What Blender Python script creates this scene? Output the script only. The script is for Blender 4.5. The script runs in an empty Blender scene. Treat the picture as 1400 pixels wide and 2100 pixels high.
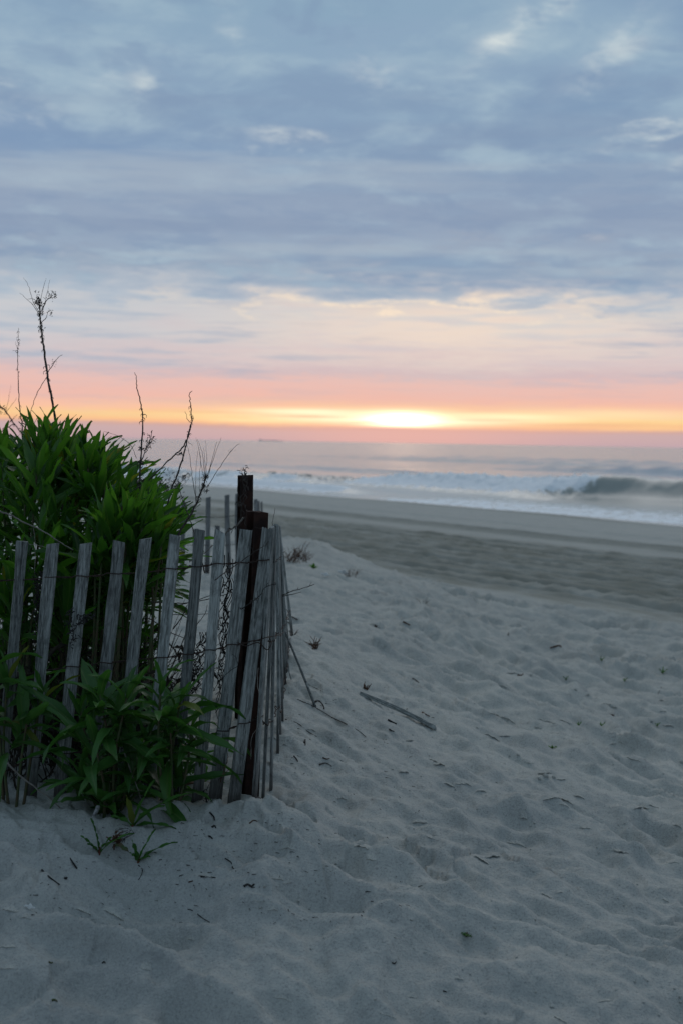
import bpy, math, random
import numpy as np
from mathutils import Vector, Matrix

random.seed(7)
RNG = np.random.default_rng(11)
scene = bpy.context.scene
COL = scene.collection

# ------------------------------------------------------------------ camera
E = 2.35                       # eye height above the sea
F = 2917.0                     # focal length in photo pixels (1400 wide)
PITCH = math.atan((1050 - 906) / F)
ROLL = math.radians(0.985)
cam_d = bpy.data.cameras.new('camera')
cam = bpy.data.objects.new('camera', cam_d)
COL.objects.link(cam)
cam_d.sensor_fit = 'HORIZONTAL'
cam_d.sensor_width = 24.0
cam_d.lens = 50.0
cam_d.clip_start = 0.1
cam_d.clip_end = 80000
cam_d.dof.use_dof = True
cam_d.dof.focus_distance = 4.55
cam_d.dof.aperture_fstop = 4.5
CAM_M = Matrix.Translation((0, 0, E)) @ Matrix.Rotation(math.pi / 2 - PITCH, 4, 'X') @ Matrix.Rotation(ROLL, 4, 'Z')
cam.matrix_world = CAM_M
scene.camera = cam
CAM_R = CAM_M.to_3x3()

# ------------------------------------------------------------------ render look
scene.view_settings.view_transform = 'Standard'
scene.view_settings.look = 'None'
scene.view_settings.gamma = 1.0
scene.view_settings.exposure = 0.0
scene.view_settings.use_curve_mapping = False
scene.render.engine = 'CYCLES'
scene.cycles.use_denoising = True
scene.cycles.max_bounces = 6
scene.cycles.transparent_max_bounces = 8
scene.cycles.caustics_reflective = False
scene.cycles.caustics_refractive = False
scene.cycles.sample_clamp_indirect = 4


def lin(r, g, b):
    f = lambda c: c / 12.92 if c <= 0.04045 else ((c + 0.055) / 1.055) ** 2.4
    return (f(r / 255), f(g / 255), f(b / 255), 1.0)


class NT:
    """small helper around a node tree"""
    def __init__(self, tree):
        self.t = tree
        tree.nodes.clear()

    def n(self, kind, **kw):
        nd = self.t.nodes.new(kind)
        for k, v in kw.items():
            setattr(nd, k, v)
        return nd

    def l(self, a, b):
        self.t.links.new(a, b)

    def put(self, sock, v):
        if hasattr(v, 'is_output'):
            self.l(v, sock)
        else:
            sock.default_value = v

    def m(self, op, a, b=None, c=None, clamp=False):
        nd = self.n('ShaderNodeMath', operation=op, use_clamp=clamp)
        self.put(nd.inputs[0], a)
        if b is not None:
            self.put(nd.inputs[1], b)
        if c is not None:
            self.put(nd.inputs[2], c)
        return nd.outputs[0]

    def smooth(self, x, a, b):
        nd = self.n('ShaderNodeMapRange', interpolation_type='SMOOTHSTEP')
        self.put(nd.inputs[0], x)
        nd.inputs[1].default_value = a
        nd.inputs[2].default_value = b
        return nd.outputs[0]

    def gauss(self, x, c, w):
        q = self.m('DIVIDE', self.m('SUBTRACT', x, c), w)
        return self.m('EXPONENT', self.m('MULTIPLY', self.m('MULTIPLY', q, q), -1.0))

    def mix(self, f, a, b, blend='MIX'):
        nd = self.n('ShaderNodeMix', data_type='RGBA', blend_type=blend)
        self.put(nd.inputs[0], f)
        self.put(nd.inputs[6], a)
        self.put(nd.inputs[7], b)
        return nd.outputs[2]

    def noise(self, vec, scale, detail=3, rough=0.5, dist=0.0):
        nd = self.n('ShaderNodeTexNoise')
        if vec is not None:
            self.l(vec, nd.inputs['Vector'])
        nd.inputs['Scale'].default_value = scale
        nd.inputs['Detail'].default_value = detail
        nd.inputs['Roughness'].default_value = rough
        nd.inputs['Distortion'].default_value = dist
        return nd.outputs[0]

    def mapping(self, vec, scale=(1, 1, 1), loc=(0, 0, 0), rot=(0, 0, 0)):
        nd = self.n('ShaderNodeMapping')
        self.l(vec, nd.inputs[0])
        nd.inputs['Location'].default_value = loc
        nd.inputs['Rotation'].default_value = rot
        nd.inputs['Scale'].default_value = scale
        return nd.outputs[0]

    def ramp(self, f, stops):
        nd = self.n('ShaderNodeValToRGB')
        r = nd.color_ramp
        while len(r.elements) > 1:
            r.elements.remove(r.elements[-1])
        r.elements[0].position = stops[0][0]
        r.elements[0].color = stops[0][1]
        for p, c in stops[1:]:
            e = r.elements.new(p)
            e.color = c
        self.put(nd.inputs[0], f)
        return nd.outputs[0]

    def comb(self, x, y, z):
        nd = self.n('ShaderNodeCombineXYZ')
        for i, v in enumerate((x, y, z)):
            self.put(nd.inputs[i], v)
        return nd.outputs[0]


# ------------------------------------------------------------------ sky
SUN_AZ = (830 - 700) / F       # to the right of straight ahead
SUN_EL = 0.016


def build_world():
    w = bpy.data.worlds.new('World')
    scene.world = w
    w.use_nodes = True
    k = NT(w.node_tree)
    out = k.n('ShaderNodeOutputWorld')
    bg = k.n('ShaderNodeBackground')
    k.l(bg.outputs[0], out.inputs[0])
    tc = k.n('ShaderNodeTexCoord').outputs['Generated']
    sep = k.n('ShaderNodeSeparateXYZ')
    k.l(tc, sep.inputs[0])
    x, y, z = sep.outputs
    e = k.m('MAXIMUM', z, 0.0)
    az = k.m('ARCTAN2', x, y)
    # streaky cloud noise that spreads sideways near the horizon
    st = k.mapping(tc, scale=(5, 5, 60))
    n_st = k.noise(st, 1.0, 5, 0.55)
    st2 = k.mapping(tc, scale=(9, 9, 130), loc=(3, 1, 7))
    n_st2 = k.noise(st2, 1.0, 6, 0.6)
    # plane-projected cloud deck
    inv = k.m('DIVIDE', 1.0, k.m('ADD', e, 0.085))
    deck = k.comb(k.m('MULTIPLY', x, inv), k.m('MULTIPLY', y, inv), 0.0)
    deckm = k.mapping(deck, scale=(1.0, 0.82, 1.0), rot=(0, 0, math.radians(-14)))
    n1 = k.noise(deckm, 3.0, 7, 0.55, 0.4)
    n2 = k.noise(k.mapping(deckm, loc=(4.2, 9.1, 0)), 8.0, 7, 0.60, 0.5)
    n3 = k.noise(k.mapping(deckm, loc=(-7.3, 2.4, 3)), 1.5, 5, 0.5, .3)
    # wobble of the elevation
    amp = k.m('ADD', k.m('MULTIPLY', e, 0.42), 0.0045)
    wob = k.m('MULTIPLY', k.m('SUBTRACT', n_st, 0.5), amp)
    amp2 = k.m('MULTIPLY', e, 0.34)
    wob2 = k.m('MULTIPLY', k.m('SUBTRACT', n2, 0.5), amp2)
    wob3 = k.m('MULTIPLY', k.m('MULTIPLY', k.m('SUBTRACT', n1, 0.5), 0.075), k.smooth(e, 0.065, 0.10))
    e2 = k.m('MAXIMUM', k.m('ADD', e, k.m('ADD', wob3, k.m('ADD', wob, wob2))), 0.0)
    f = k.m('SQRT', k.m('MULTIPLY', e2, 2.0))

    def P(py):
        return math.sqrt(max(0, (908 - py) / F) * 2.0)
    east = k.ramp(f, [
        (0.0, lin(192, 166, 174)), (P(886), lin(204, 173, 172)), (P(879), lin(211, 170, 160)),
        (P(872), lin(250, 188, 142)), (P(858), lin(252, 205, 146)), (P(842), lin(250, 194, 164)),
        (P(820), lin(240, 188, 173)), (P(788), lin(233, 191, 182)), (P(770), lin(212, 188, 190)),
        (P(735), lin(216, 198, 198)), (P(680), lin(212, 206, 206)), (P(650), lin(210, 208, 208)),
        (P(606), lin(180, 191, 204)), (P(552), lin(143, 162, 186)), (P(520), lin(147, 167, 191)),
        (P(440), lin(138, 159, 186)), (P(330), lin(132, 158, 188)), (P(180), lin(138, 167, 194)), (P(0), lin(134, 166, 192)),
        (1.0, lin(122, 151, 172))])
    west = k.ramp(f, [
        (0.0, lin(80, 90, 108)), (P(820), lin(84, 96, 116)), (P(636), lin(90, 104, 126)),
        (P(330), lin(94, 114, 136)), (1.0, lin(108, 134, 153))])
    # how far round towards the sun
    sx, sy = math.sin(SUN_AZ), math.cos(SUN_AZ)
    toward = k.m('ADD', k.m('MULTIPLY', x, sx), k.m('MULTIPLY', y, sy))
    wt = k.smooth(toward, -0.1, 0.85)
    sky = k.mix(wt, west, east)
    # peach break in the cloud under the deck, strongest near the sun
    brk = k.m('MULTIPLY', k.gauss(e2, (908 - 668) / F, 0.026), k.gauss(az, SUN_AZ + 0.035, 0.16))
    brk = k.m('MULTIPLY', brk, k.smooth(n_st2, 0.30, 0.62))
    sky = k.mix(k.m('MULTIPLY', brk, 0.85, clamp=True), sky, lin(252, 226, 203))
    # bluish grey veils over the lower left part of the break
    veil = k.m('MULTIPLY', k.smooth(n_st2, 0.47, 0.66), k.gauss(e, 0.07, 0.035))
    veil = k.m('MULTIPLY', veil, k.m('SUBTRACT', 1.0, k.m('MULTIPLY', k.gauss(az, SUN_AZ + 0.02, 0.12), 0.75)))
    sky = k.mix(k.m('MULTIPLY', veil, 0.9), sky, lin(166, 176, 194))
    lft = k.m('MULTIPLY', k.smooth(az, 0.0, -0.2), k.gauss(e, 0.085, 0.03))
    lft = k.m('MULTIPLY', lft, k.m('ADD', .45, k.m('MULTIPLY', k.smooth(n_st2, .40, .6), .55)))
    sky = k.mix(k.m('MULTIPLY', lft, 0.75), sky, lin(180, 190, 202))
    # deck relief
    hi = k.smooth(e, 0.088, 0.125)
    light = k.m('MULTIPLY', k.smooth(k.m('ADD', k.m('MULTIPLY', n1, .72), k.m('MULTIPLY', n2, .28)), 0.45, 0.66), hi)
    sky = k.mix(k.m('MULTIPLY', light, 0.72), sky, lin(176, 199, 212))
    dark = k.m('MULTIPLY', k.smooth(n3, 0.47, 0.62), hi)
    sky = k.mix(k.m('MULTIPLY', dark, 0.62), sky, lin(112, 143, 180))
    dark2 = k.m('MULTIPLY', k.smooth(k.noise(k.mapping(deckm, loc=(1.3, -3.4, 8)), 4.4, 6, 0.6, 0.4), 0.48, 0.64), hi)
    sky = k.mix(k.m('MULTIPLY', dark2, 0.55), sky, lin(120, 147, 181))
    band = k.m('MULTIPLY', k.gauss(k.m('ADD', e, k.m('MULTIPLY', k.m('SUBTRACT', n1, .5), .04)), 0.196, 0.015), k.smooth(az, 0.06, -0.16))
    sky = k.mix(k.m('MULTIPLY', band, 0.6), sky, lin(112, 145, 186))
    mauve = k.m('MULTIPLY', k.gauss(e, (908 - 455) / F, 0.034), 0.2)
    sky = k.mix(mauve, sky, lin(158, 160, 188))
    lay = k.noise(k.mapping(tc, scale=(2.2, 2.2, 34), loc=(1.7, 0, .4)), 1.0, 5, .55, .2)
    lw = k.m('MULTIPLY', k.smooth(e, .075, .11), k.smooth(e, .27, .18))
    sky = k.mix(k.m('MULTIPLY', k.m('MULTIPLY', k.smooth(lay, .52, .66), lw), .5), sky, lin(178, 190, 202))
    sky = k.mix(k.m('MULTIPLY', k.m('MULTIPLY', k.smooth(lay, .48, .36), lw), .45), sky, lin(126, 144, 176))
    sky = k.mix(k.m('MULTIPLY', hi, 0.26), sky, lin(150, 167, 181))
    # thin places where the clear sky shows through the deck
    gap = None
    for px, py, wx, wy, a, sl in ((1065, 90, .034, .011, 1.0, -0.62), (998, 138, .012, .009, 1.1, 0), (1120, 50, .020, .010, .9, -.6),
                              (1225, 160, .026, .010, .9, -.7),
                              (296, 205, .010, .007, 1.1, 0), (210, 200, .014, .006, .65, 0), (18, 210, .008, .005, 1.0, 0),
                              (60, 262, .030, .006, .5, 0), (585, 302, .026, .005, 1.0, 0.05), (1330, 305, .040, .005, .9, -.15),
                              (745, 178, .020, .006, .55, 0), (462, 115, .009, .006, .6, 0), (1370, 365, .02, .005, .5, 0),
                              (1090, 5, .015, .005, .6, 0)):
        a0, e0 = (px - 700) / F, (906 + (px - 700) * 0.0172 - py) / F
        de = k.m('SUBTRACT', k.m('SUBTRACT', e, e0), k.m('MULTIPLY', k.m('SUBTRACT', az, a0), -sl))
        de = k.m('ADD', de, k.m('MULTIPLY', k.m('SUBTRACT', n2, 0.5), 0.05))
        g = k.m('MULTIPLY', k.m('MULTIPLY', k.gauss(az, a0, wx), k.gauss(de, 0.0, wy)), a)
        gap = g if gap is None else k.m('ADD', gap, g)
    gap = k.m('MULTIPLY', gap, k.smooth(k.noise(k.mapping(deckm, loc=(2, 5, 1)), 9, 5, .6, .4), 0.30, 0.66))
    ns = k.n('ShaderNodeTexSky', sky_type='NISHITA')
    ns.sun_disc = False
    ns.sun_elevation = math.radians(1.0)
    ns.sun_rotation = SUN_AZ
    clear = k.mix(0.015, lin(205, 217, 219), ns.outputs[0])
    sky = k.mix(k.m('MULTIPLY', gap, 0.66, clamp=True), sky, clear)
    # lit cloud rim over the break
    rim = k.m('MULTIPLY', k.gauss(e2, (908 - 628) / F, 0.0045), k.m('MULTIPLY', k.gauss(az, SUN_AZ, 0.15), k.smooth(n2, 0.36, 0.58)))
    sky = k.mix(k.m('MULTIPLY', rim, 0.8, clamp=True), sky, lin(255, 232, 205))
    # the glow: sun behind the low streaks
    bank = k.smooth(k.m('ADD', e, wob), 0.0098, 0.0125)
    streak = k.smooth(n_st2, 0.36, 0.58)
    g1 = k.m('MULTIPLY', k.m('MULTIPLY', k.gauss(az, SUN_AZ + .03, 0.20), k.gauss(e, 0.0170, 0.0085)), bank)
    g1 = k.m('MULTIPLY', g1, k.m('ADD', k.m('MULTIPLY', streak, 0.8), 0.2))
    sky = k.mix(k.m('MULTIPLY', g1, 0.68, clamp=True), sky, (1.05, 0.80, 0.36, 1))
    g2 = k.m('MULTIPLY', k.m('MULTIPLY', k.gauss(az, SUN_AZ - .008, 0.078), k.gauss(e, 0.0160, 0.0044)), k.m('MULTIPLY', bank, k.m('ADD', .35, k.m('MULTIPLY', streak, .8))))
    sky = k.mix(k.m('MULTIPLY', g2, 1.25, clamp=True), sky, (1.5, 1.25, 0.78, 1))
    g3 = k.m('MULTIPLY', k.m('MULTIPLY', k.gauss(az, SUN_AZ - .003, 0.023), k.gauss(e, 0.0158, 0.0044)), bank)
    sky = k.mix(g3, sky, (7.0, 4.6, 2.9, 1))
    for px, py, wx, wy, a, cl in ((640, 846, .042, .0024, 1.0, (1.35, 1.12, .72, 1)), (1030, 855, .045, .0022, 1.0, (1.25, 1.02, .60, 1)), (540, 863, .045, .0014, .8, (1.1, .85, .42, 1)), (1250, 850, .06, .0030, .55, (1.05, .84, .48, 1))):
        a0, e0 = (px - 700) / F, (906 + (px - 700) * 0.0172 - py) / F
        sl_ = k.m('MULTIPLY', k.gauss(az, a0, wx), k.gauss(k.m('ADD', e, k.m('MULTIPLY', k.m('SUBTRACT', n_st2, .5), .003)), e0, wy))
        sky = k.mix(k.m('MULTIPLY', sl_, a), sky, cl)
    for px, py, wx, wy, a in ((625, 854, .030, .0009, .75), (750, 866, .012, .0006, .6), (990, 862, .030, .0008, .5), (1180, 872, .05, .0007, .6), (470, 846, .05, .0009, .4)):
        a0, e0 = (px - 700) / F, (906 + (px - 700) * 0.0172 - py) / F
        sl_ = k.m('MULTIPLY', k.gauss(k.m('ADD', az, k.m('MULTIPLY', k.m('SUBTRACT', n_st, .5), .05)), a0, wx), k.gauss(k.m('ADD', e, k.m('MULTIPLY', k.m('SUBTRACT', n_st2, .5), .002)), e0, wy))
        sky = k.mix(k.m('MULTIPLY', sl_, a), sky, lin(238, 182, 140))
    # warm scattering round the sun, also on the bank
    g4 = k.m('MULTIPLY', k.gauss(az, SUN_AZ, 0.10), k.gauss(e, 0.004, 0.016))
    sky = k.mix(k.m('MULTIPLY', g4, 0.6), sky, (0.95, 0.48, 0.38, 1))
    k.l(sky, bg.inputs[0])
    bg.inputs[1].default_value = 1.0


build_world()

added_relief_lamp_d = bpy.data.lights.new('sun', 'SUN')  # soft lamp added high above the visible sun to bring out sand relief
added_relief_lamp_d.energy = 0.70
added_relief_lamp_d.angle = math.radians(46)
added_relief_lamp_d.color = (1.0, 0.92, 0.86)
sun = bpy.data.objects.new('sun', added_relief_lamp_d)  # added relief lamp, set high above the visible sun
COL.objects.link(sun)
sv = Vector((math.sin(SUN_AZ), math.cos(SUN_AZ), 0.82)).normalized()
sun.rotation_euler = sv.to_track_quat('Z', 'Y').to_euler()

# ------------------------------------------------------------------ helpers


def ray(px, py):
    return CAM_R @ Vector(((px - 700) / F, (1050 - py) / F, -1.0))


def at(px, py, Y):
    d = ray(px, py)
    return Vector((0, 0, E)) + d * (Y / d.y)


def tag(o, label=None, cat=None, group=None, kind=None):
    if label: o['label'] = label
    if cat: o['category'] = cat
    if group: o['group'] = group
    if kind: o['kind'] = kind
    return o


def empty(name, loc, label, cat, group=None):
    o = bpy.data.objects.new(name, None)
    o.location = loc
    o.empty_display_size = 0.05
    COL.objects.link(o)
    return tag(o, label, cat, group)


def link(name, mesh, parent=None, world=None):
    o = bpy.data.objects.new(name, mesh)
    COL.objects.link(o)
    if parent is not None:
        o.parent = parent
    m = world if world is not None else Matrix.Identity(4)
    if parent is not None:
        off = parent.location.copy()
        p = parent
        while p.parent is not None:
            p = p.parent
            off += p.location
        m = Matrix.Translation(-off) @ m
    o.matrix_basis = m
    return o


class MB:
    def __init__(self):
        self.v, self.f, self.uv = [], [], []

    def tube(self, pts, r0, r1=None, sides=5, jitter=0.0, cap=True):
        pts = [Vector(p) for p in pts]
        r1 = r0 if r1 is None else r1
        n = len(pts)
        base = len(self.v)
        up = Vector((0.31, 0.87, 0.39)).normalized()
        for i, p in enumerate(pts):
            d = (pts[min(i + 1, n - 1)] - pts[max(i - 1, 0)])
            if d.length < 1e-9: d = Vector((0, 0, 1))
            d.normalize()
            a = d.cross(up)
            if a.length < 1e-3: a = d.cross(Vector((1, 0, 0)))
            a.normalize()
            b = d.cross(a)
            r = (r0 + (r1 - r0) * i / max(1, n - 1)) * (1 + random.uniform(-jitter, jitter))
            for k in range(sides):
                t = 2 * math.pi * k / sides
                self.v.append(p + a * (r * math.cos(t)) + b * (r * math.sin(t)))
        for i in range(n - 1):
            for k in range(sides):
                k2 = (k + 1) % sides
                o = base + i * sides
                self.f.append((o + k, o + k2, o + sides + k2, o + sides + k))
        if cap:
            self.f.append(tuple(base + k for k in reversed(range(sides))))
            self.f.append(tuple(base + (n - 1) * sides + k for k in range(sides)))

    def quad(self, a, b, c, d):
        o = len(self.v)
        self.v += [Vector(a), Vector(b), Vector(c), Vector(d)]
        self.f.append((o, o + 1, o + 2, o + 3))

    def box(self, c, sx, sy, sz, M=None):
        o = len(self.v)
        for dz in (-.5, .5):
            for dx, dy in ((-.5, -.5), (.5, -.5), (.5, .5), (-.5, .5)):
                p = Vector((dx * sx, dy * sy, dz * sz))
                if M is not None: p = M @ p
                self.v.append(Vector(c) + p)
        for q in ((3, 2, 1, 0), (4, 5, 6, 7), (0, 1, 5, 4), (1, 2, 6, 5), (2, 3, 7, 6), (3, 0, 4, 7)):
            self.f.append(tuple(o + i for i in q))

    def add(self, verts, faces, M):
        o = len(self.v)
        self.v += [M @ Vector(v) for v in verts]
        self.f += [tuple(o + i for i in f) for f in faces]

    def mesh(self, name, mat, smooth=False):
        me = bpy.data.meshes.new(name)
        me.from_pydata([tuple(v) for v in self.v], [], self.f)
        me.materials.append(mat)
        if smooth:
            me.polygons.foreach_set('use_smooth', [True] * len(me.polygons))
        me.update()
        return me


def spline(pts, n=6):
    """Catmull-Rom through points"""
    P_ = [Vector(p) for p in pts]
    if len(P_) < 3:
        return [P_[0].lerp(P_[-1], i / n) for i in range(n + 1)]
    out = []
    for i in range(len(P_) - 1):
        p0, p1, p2, p3 = P_[max(i - 1, 0)], P_[i], P_[i + 1], P_[min(i + 2, len(P_) - 1)]
        for j in range(n):
            t = j / n
            out.append(0.5 * ((2 * p1) + (p2 - p0) * t + (2 * p0 - 5 * p1 + 4 * p2 - p3) * t * t + (3 * p1 - p0 - 3 * p2 + p3) * t ** 3))
    out.append(P_[-1])
    return out


# ------------------------------------------------------------------ numpy noise
_perm = RNG.permutation(512)
_ga = RNG.random(512) * 2 * np.pi
_gx, _gy = np.cos(_ga), np.sin(_ga)


def pnoise(x, y):
    xi, yi = np.floor(x).astype(np.int64), np.floor(y).astype(np.int64)
    xf, yf = x - xi, y - yi
    u = xf * xf * xf * (xf * (xf * 6 - 15) + 10)
    v = yf * yf * yf * (yf * (yf * 6 - 15) + 10)

    def g(ix, iy, fx, fy):
        h = _perm[(_perm[ix & 511] + iy) & 511]
        return _gx[h] * fx + _gy[h] * fy
    a, b = g(xi, yi, xf, yf), g(xi + 1, yi, xf - 1, yf)
    c, d = g(xi, yi + 1, xf, yf - 1), g(xi + 1, yi + 1, xf - 1, yf - 1)
    return ((a + u * (b - a)) * (1 - v) + (c + u * (d - c)) * v) * 1.4


def fbm(x, y, o=4, r=0.5):
    s, a = 0, 1.0
    for i in range(o):
        s = s + a * pnoise(x * 2 ** i + 17.3 * i, y * 2 ** i - 9.1 * i)
        a *= r
    return s


def sst(a, b, x):
    t = np.clip((x - a) / (b - a), 0, 1)
    return t * t * (3 - 2 * t)


def st_of(x, y):
    return x * .862 + y * .506, x * .506 - y * .862


# ------------------------------------------------------------------ sand height
def base_height(x, y):
    s, t = st_of(x, y)
    dx = np.maximum(0, x + 0.28)
    dy = np.maximum(0, 4.22 - y) * 1.25
    d = np.hypot(dx, dy)
    dune = -1.105 - 0.39 * sst(0.0, 2.3, d) - 0.05 * sst(0, .35, d)
    dune = dune + 0.05 * fbm(x * .9 + 3, y * .9, 2) * sst(4.4, 5.5, y)
    dune = dune + 0.05 * sst(4.5, 5.5, y) + .09 * np.exp(-((d - .22) / .34) ** 2) * sst(4.5, 5.4, y) * sst(9.5, 7.5, y) * sst(-.6, -.2, x)
    dune = dune - 0.15 * sst(-8, -30, x) + 0.5 * sst(-1.6, -3.2, x) * sst(4.3, 7, y)
    beach = -1.50 - 0.018 * (s - 9) - 0.0290 * np.maximum(0, s - 14.5)
    beach = np.where(s > 60, beach - 0.02 * (s - 60), beach)
    w = sst(7.0, 9.1, s + 0.5 * pnoise(t * .35, s * .1) + .15 * pnoise(t * 1.3, s))
    return E + dune * (1 - w) + beach * w, s, t, w


PITS = []
for _ in range(620):
    px_, py_ = random.uniform(-1.2, 4.6), random.uniform(2.4, 12.5)
    s_, t_ = st_of(px_, py_)
    if s_ > 9: continue
    if px_ < -0.1 and py_ > 4.0: continue
    PITS.append((px_, py_, random.uniform(.07, .15), random.uniform(.007, .024), random.uniform(-.5, .5), random.uniform(1.2, 2.0)))

TRACKS = [(9.0, .13, .035), (9.45, .13, .045), (9.95, .12, .04), (10.6, .17, .05), (11.2, .13, .04), (11.8, .14, .045), (12.4, .13, .04), (13.0, .14, .045), (13.7, .16, .045), (16.6, .22, .06), (17.8, .2, .02), (20.5, .25, .02)]


def fine_height(X, Y):
    """X, Y are 2-D arrays, rows of constant Y"""
    z, s, t, w = base_height(X, Y)
    near = 1 - sst(8.2, 8.8, s + .3 * pnoise(t * .9, s * .5))
    slope = np.exp(-(np.maximum(0, X + .25) / .8) ** 2) * sst(3.6, 4.6, Y)      # smoother dune flank
    trample = near * (1 - .55 * slope) * (1 - .5 * sst(-0.1, -0.8, X) * sst(3.9, 4.2, Y))
    wx = .12 * pnoise(X * 1.9, Y * 1.9 + 4)
    sw = s + wx
    und = fbm(sw / .34, t / .95, 3, .45)
    und2 = 1 - np.abs(pnoise(sw / .52 + 5, t / 1.25 + 9)) * 2.0
    und3 = 1 - np.abs(pnoise(sw / .27 + 50, t / .95 + 9)) * 2.2
    und4 = 1 - np.abs(pnoise(sw / .17 + 15, t / .50 + 39)) * 2.2
    q1 = Y * .93 + X * .30 + .10 * pnoise(X * 1.6 + 7, Y * 1.6)
    q2 = X * .93 - Y * .30
    f1 = 1 - np.abs(pnoise(q1 / .20 + 5, q2 / .62 + 3)) * 2.4
    f2 = 1 - np.abs(pnoise(q1 / .115 + 25, q2 / .34 + 13)) * 2.4
    f3 = 1 - np.abs(pnoise(sw / .20 + 15, t / .60 + 39)) * 2.4
    bl = sst(4.2, 6.2, Y + .5 * X)
    rip = (1 - bl) * (.038 * f1 + .020 * f2) + bl * (.042 * f3 + .016 * und4)
    rip = rip * (.45 + .9 * sst(-.45, .5, pnoise(X * 1.15 + 3, Y * 1.15 + 8)))
    z = z + trample * (.026 * und + .028 * und2 + .018 * und3 + rip - .05)
    z = z + near * .015 * fbm(X * 6, Y * 6, 4, .55) + trample * .015 * fbm(sw / .13 + 3, t / .5, 3, .5)
    z = z + near * (.0035 * fbm(s * 22, t * 9, 2) + .0055 * fbm(X * 15, Y * 15, 3, .6))
    # pits
    rows = Y[:, 0]
    dz = np.zeros_like(z)
    for (cx, cy, r, dep, ang, el) in PITS:
        R = r * el * 2.3
        i0, i1 = np.searchsorted(rows, cy - R), np.searchsorted(rows, cy + R)
        if i1 <= i0: continue
        j0 = np.searchsorted(X[i0], cx - R - .3); j1 = np.searchsorted(X[i1 - 1], cx + R + .3)
        j0 = max(0, j0 - 12); j1 = min(X.shape[1], j1 + 12)
        if j1 <= j0: continue
        ax = X[i0:i1, j0:j1] - cx; ay = Y[i0:i1, j0:j1] - cy
        a2 = math.atan2(-.862, .506) + ang
        u = (ax * math.cos(a2) + ay * math.sin(a2)) / (r * el)
        v = (-ax * math.sin(a2) + ay * math.cos(a2)) / r
        q = np.sqrt(u * u + v * v)
        dz[i0:i1, j0:j1] += -dep * np.exp(-q ** 3 * 1.3) + dep * .55 * np.exp(-((q - 1.25) / .33) ** 2) * (.6 + .4 * np.sign(v) * np.minimum(1, np.abs(v)))
    z = z + dz * trample
    # broken crust edges
    cm = sst(.12, .40, pnoise(X * 1.1 + 31, Y * 1.1 + 7))
    cr = fbm(X * 3.1 + 2, Y * 3.1 + 60, 3, .55)
    z = z + near * cm * .022 * (sst(.02, .05, cr) - .5)
    cr2 = fbm(s * 4.7 + 20, t * 3 + 6, 3, .6)
    z = z + near * sst(.15, .4, pnoise(X * .9 - 11, Y * .9 + 70)) * .014 * (sst(.1, .13, cr2))
    # small runnels down the dune flank
    z = z + near * slope * .010 * fbm(X * 5 + Y * 2, (X + Y) * 14, 3)
    # beach relief and tyre tracks
    bt = w * (1 - sst(22, 27, s))
    lump = fbm(s * 4.2, t * 1.5, 3, .6)
    z = z + w * .012 * fbm(s * 1.3, t * .35, 3) * (1 - sst(26, 30, s))
    zone = sst(8.3, 8.9, s + .25 * pnoise(t * .8, s)) * (1 - sst(13.8, 15.2, s))
    z = z + bt * zone * .010 * lump
    sm = s + .18 * np.sin(t * .21) + .06 * pnoise(t * .5, s * 0 + 3.3)
    tread = .5 + .5 * np.sin(t * 2 * np.pi / .36 + 1.5 * pnoise(t * .9, s * .7))
    z = z + bt * zone * .012 * fbm(s * 6, t * .45, 3, .6)
    for s0, wd, dep in TRACKS:
        g = (sm - s0) / wd
        z = z + bt * dep * 1.4 * (-np.exp(-g ** 4) * (.8 + .3 * tread) + .8 * np.exp(-((np.abs(g) - 1.35) / .35) ** 2) * (1 + .2 * lump))
    for s0, wd in ((9.25, .22), (10.3, .24), (11.5, .22), (12.7, .22)):
        g = (sm - s0) / wd
        chk = np.sin(t * 2 * np.pi / .30 + 2.2 * np.sign(g) * np.abs(g)) * np.exp(-g ** 4)
        z = z + bt * .007 * chk * (.5 + .7 * sst(-.3, .4, pnoise(t * .25 + s0, s * .3)))
    z = z + .03 * pnoise(t * .12, s * .05) * sst(24, 30, s)
    path = .42 * sst(6.8, 3.6, Y) * (.75 + .5 * pnoise(X * .8, Y * .8 + 40))        # foreground darkening painted into the sand colour, stronger towards the camera
    fore_shade = path * near
    damp = zone * (.72 + .35 * lump + .3 * pnoise(s * 2.1, t * .22)) + .55 * np.exp(-((sm - 16.6) / .5) ** 2) + .25 * sst(14, 16, s) * (1 - sst(16.5, 18, s)) \
        + .85 * sst(28.2, 30.4, s + .3 * pnoise(t * .3, s * .3))
    return z, np.clip(damp, 0, 1), np.clip(fore_shade, 0, 1)


NR, NC = 1150, 560
gY = 2.3 * (74 / 2.3) ** (np.arange(NR) / (NR - 1))
gR = np.concatenate([-.30 - .02 * (np.arange(60, 0, -1) ** 1.35), np.linspace(-.30, .30, NC), .30 + .02 * (np.arange(1, 61) ** 1.35)])
GX = gY[:, None] * gR[None, :]
GY = np.repeat(gY[:, None], len(gR), 1)
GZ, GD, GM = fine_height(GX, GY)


def ground(x, y):
    i = math.log(max(y, 2.31) / 2.3) / math.log(74 / 2.3) * (NR - 1)
    i0 = int(min(max(i, 0), NR - 2)); fi = min(max(i - i0, 0), 1)
    r = x / y
    j0 = int(min(max(np.searchsorted(gR, r) - 1, 0), len(gR) - 2))
    fj = min(max((r - gR[j0]) / (gR[j0 + 1] - gR[j0]), 0), 1)
    a = GZ[i0, j0] * (1 - fj) + GZ[i0, j0 + 1] * fj
    b = GZ[i0 + 1, j0] * (1 - fj) + GZ[i0 + 1, j0 + 1] * fj
    return float(a * (1 - fi) + b * fi)


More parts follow.
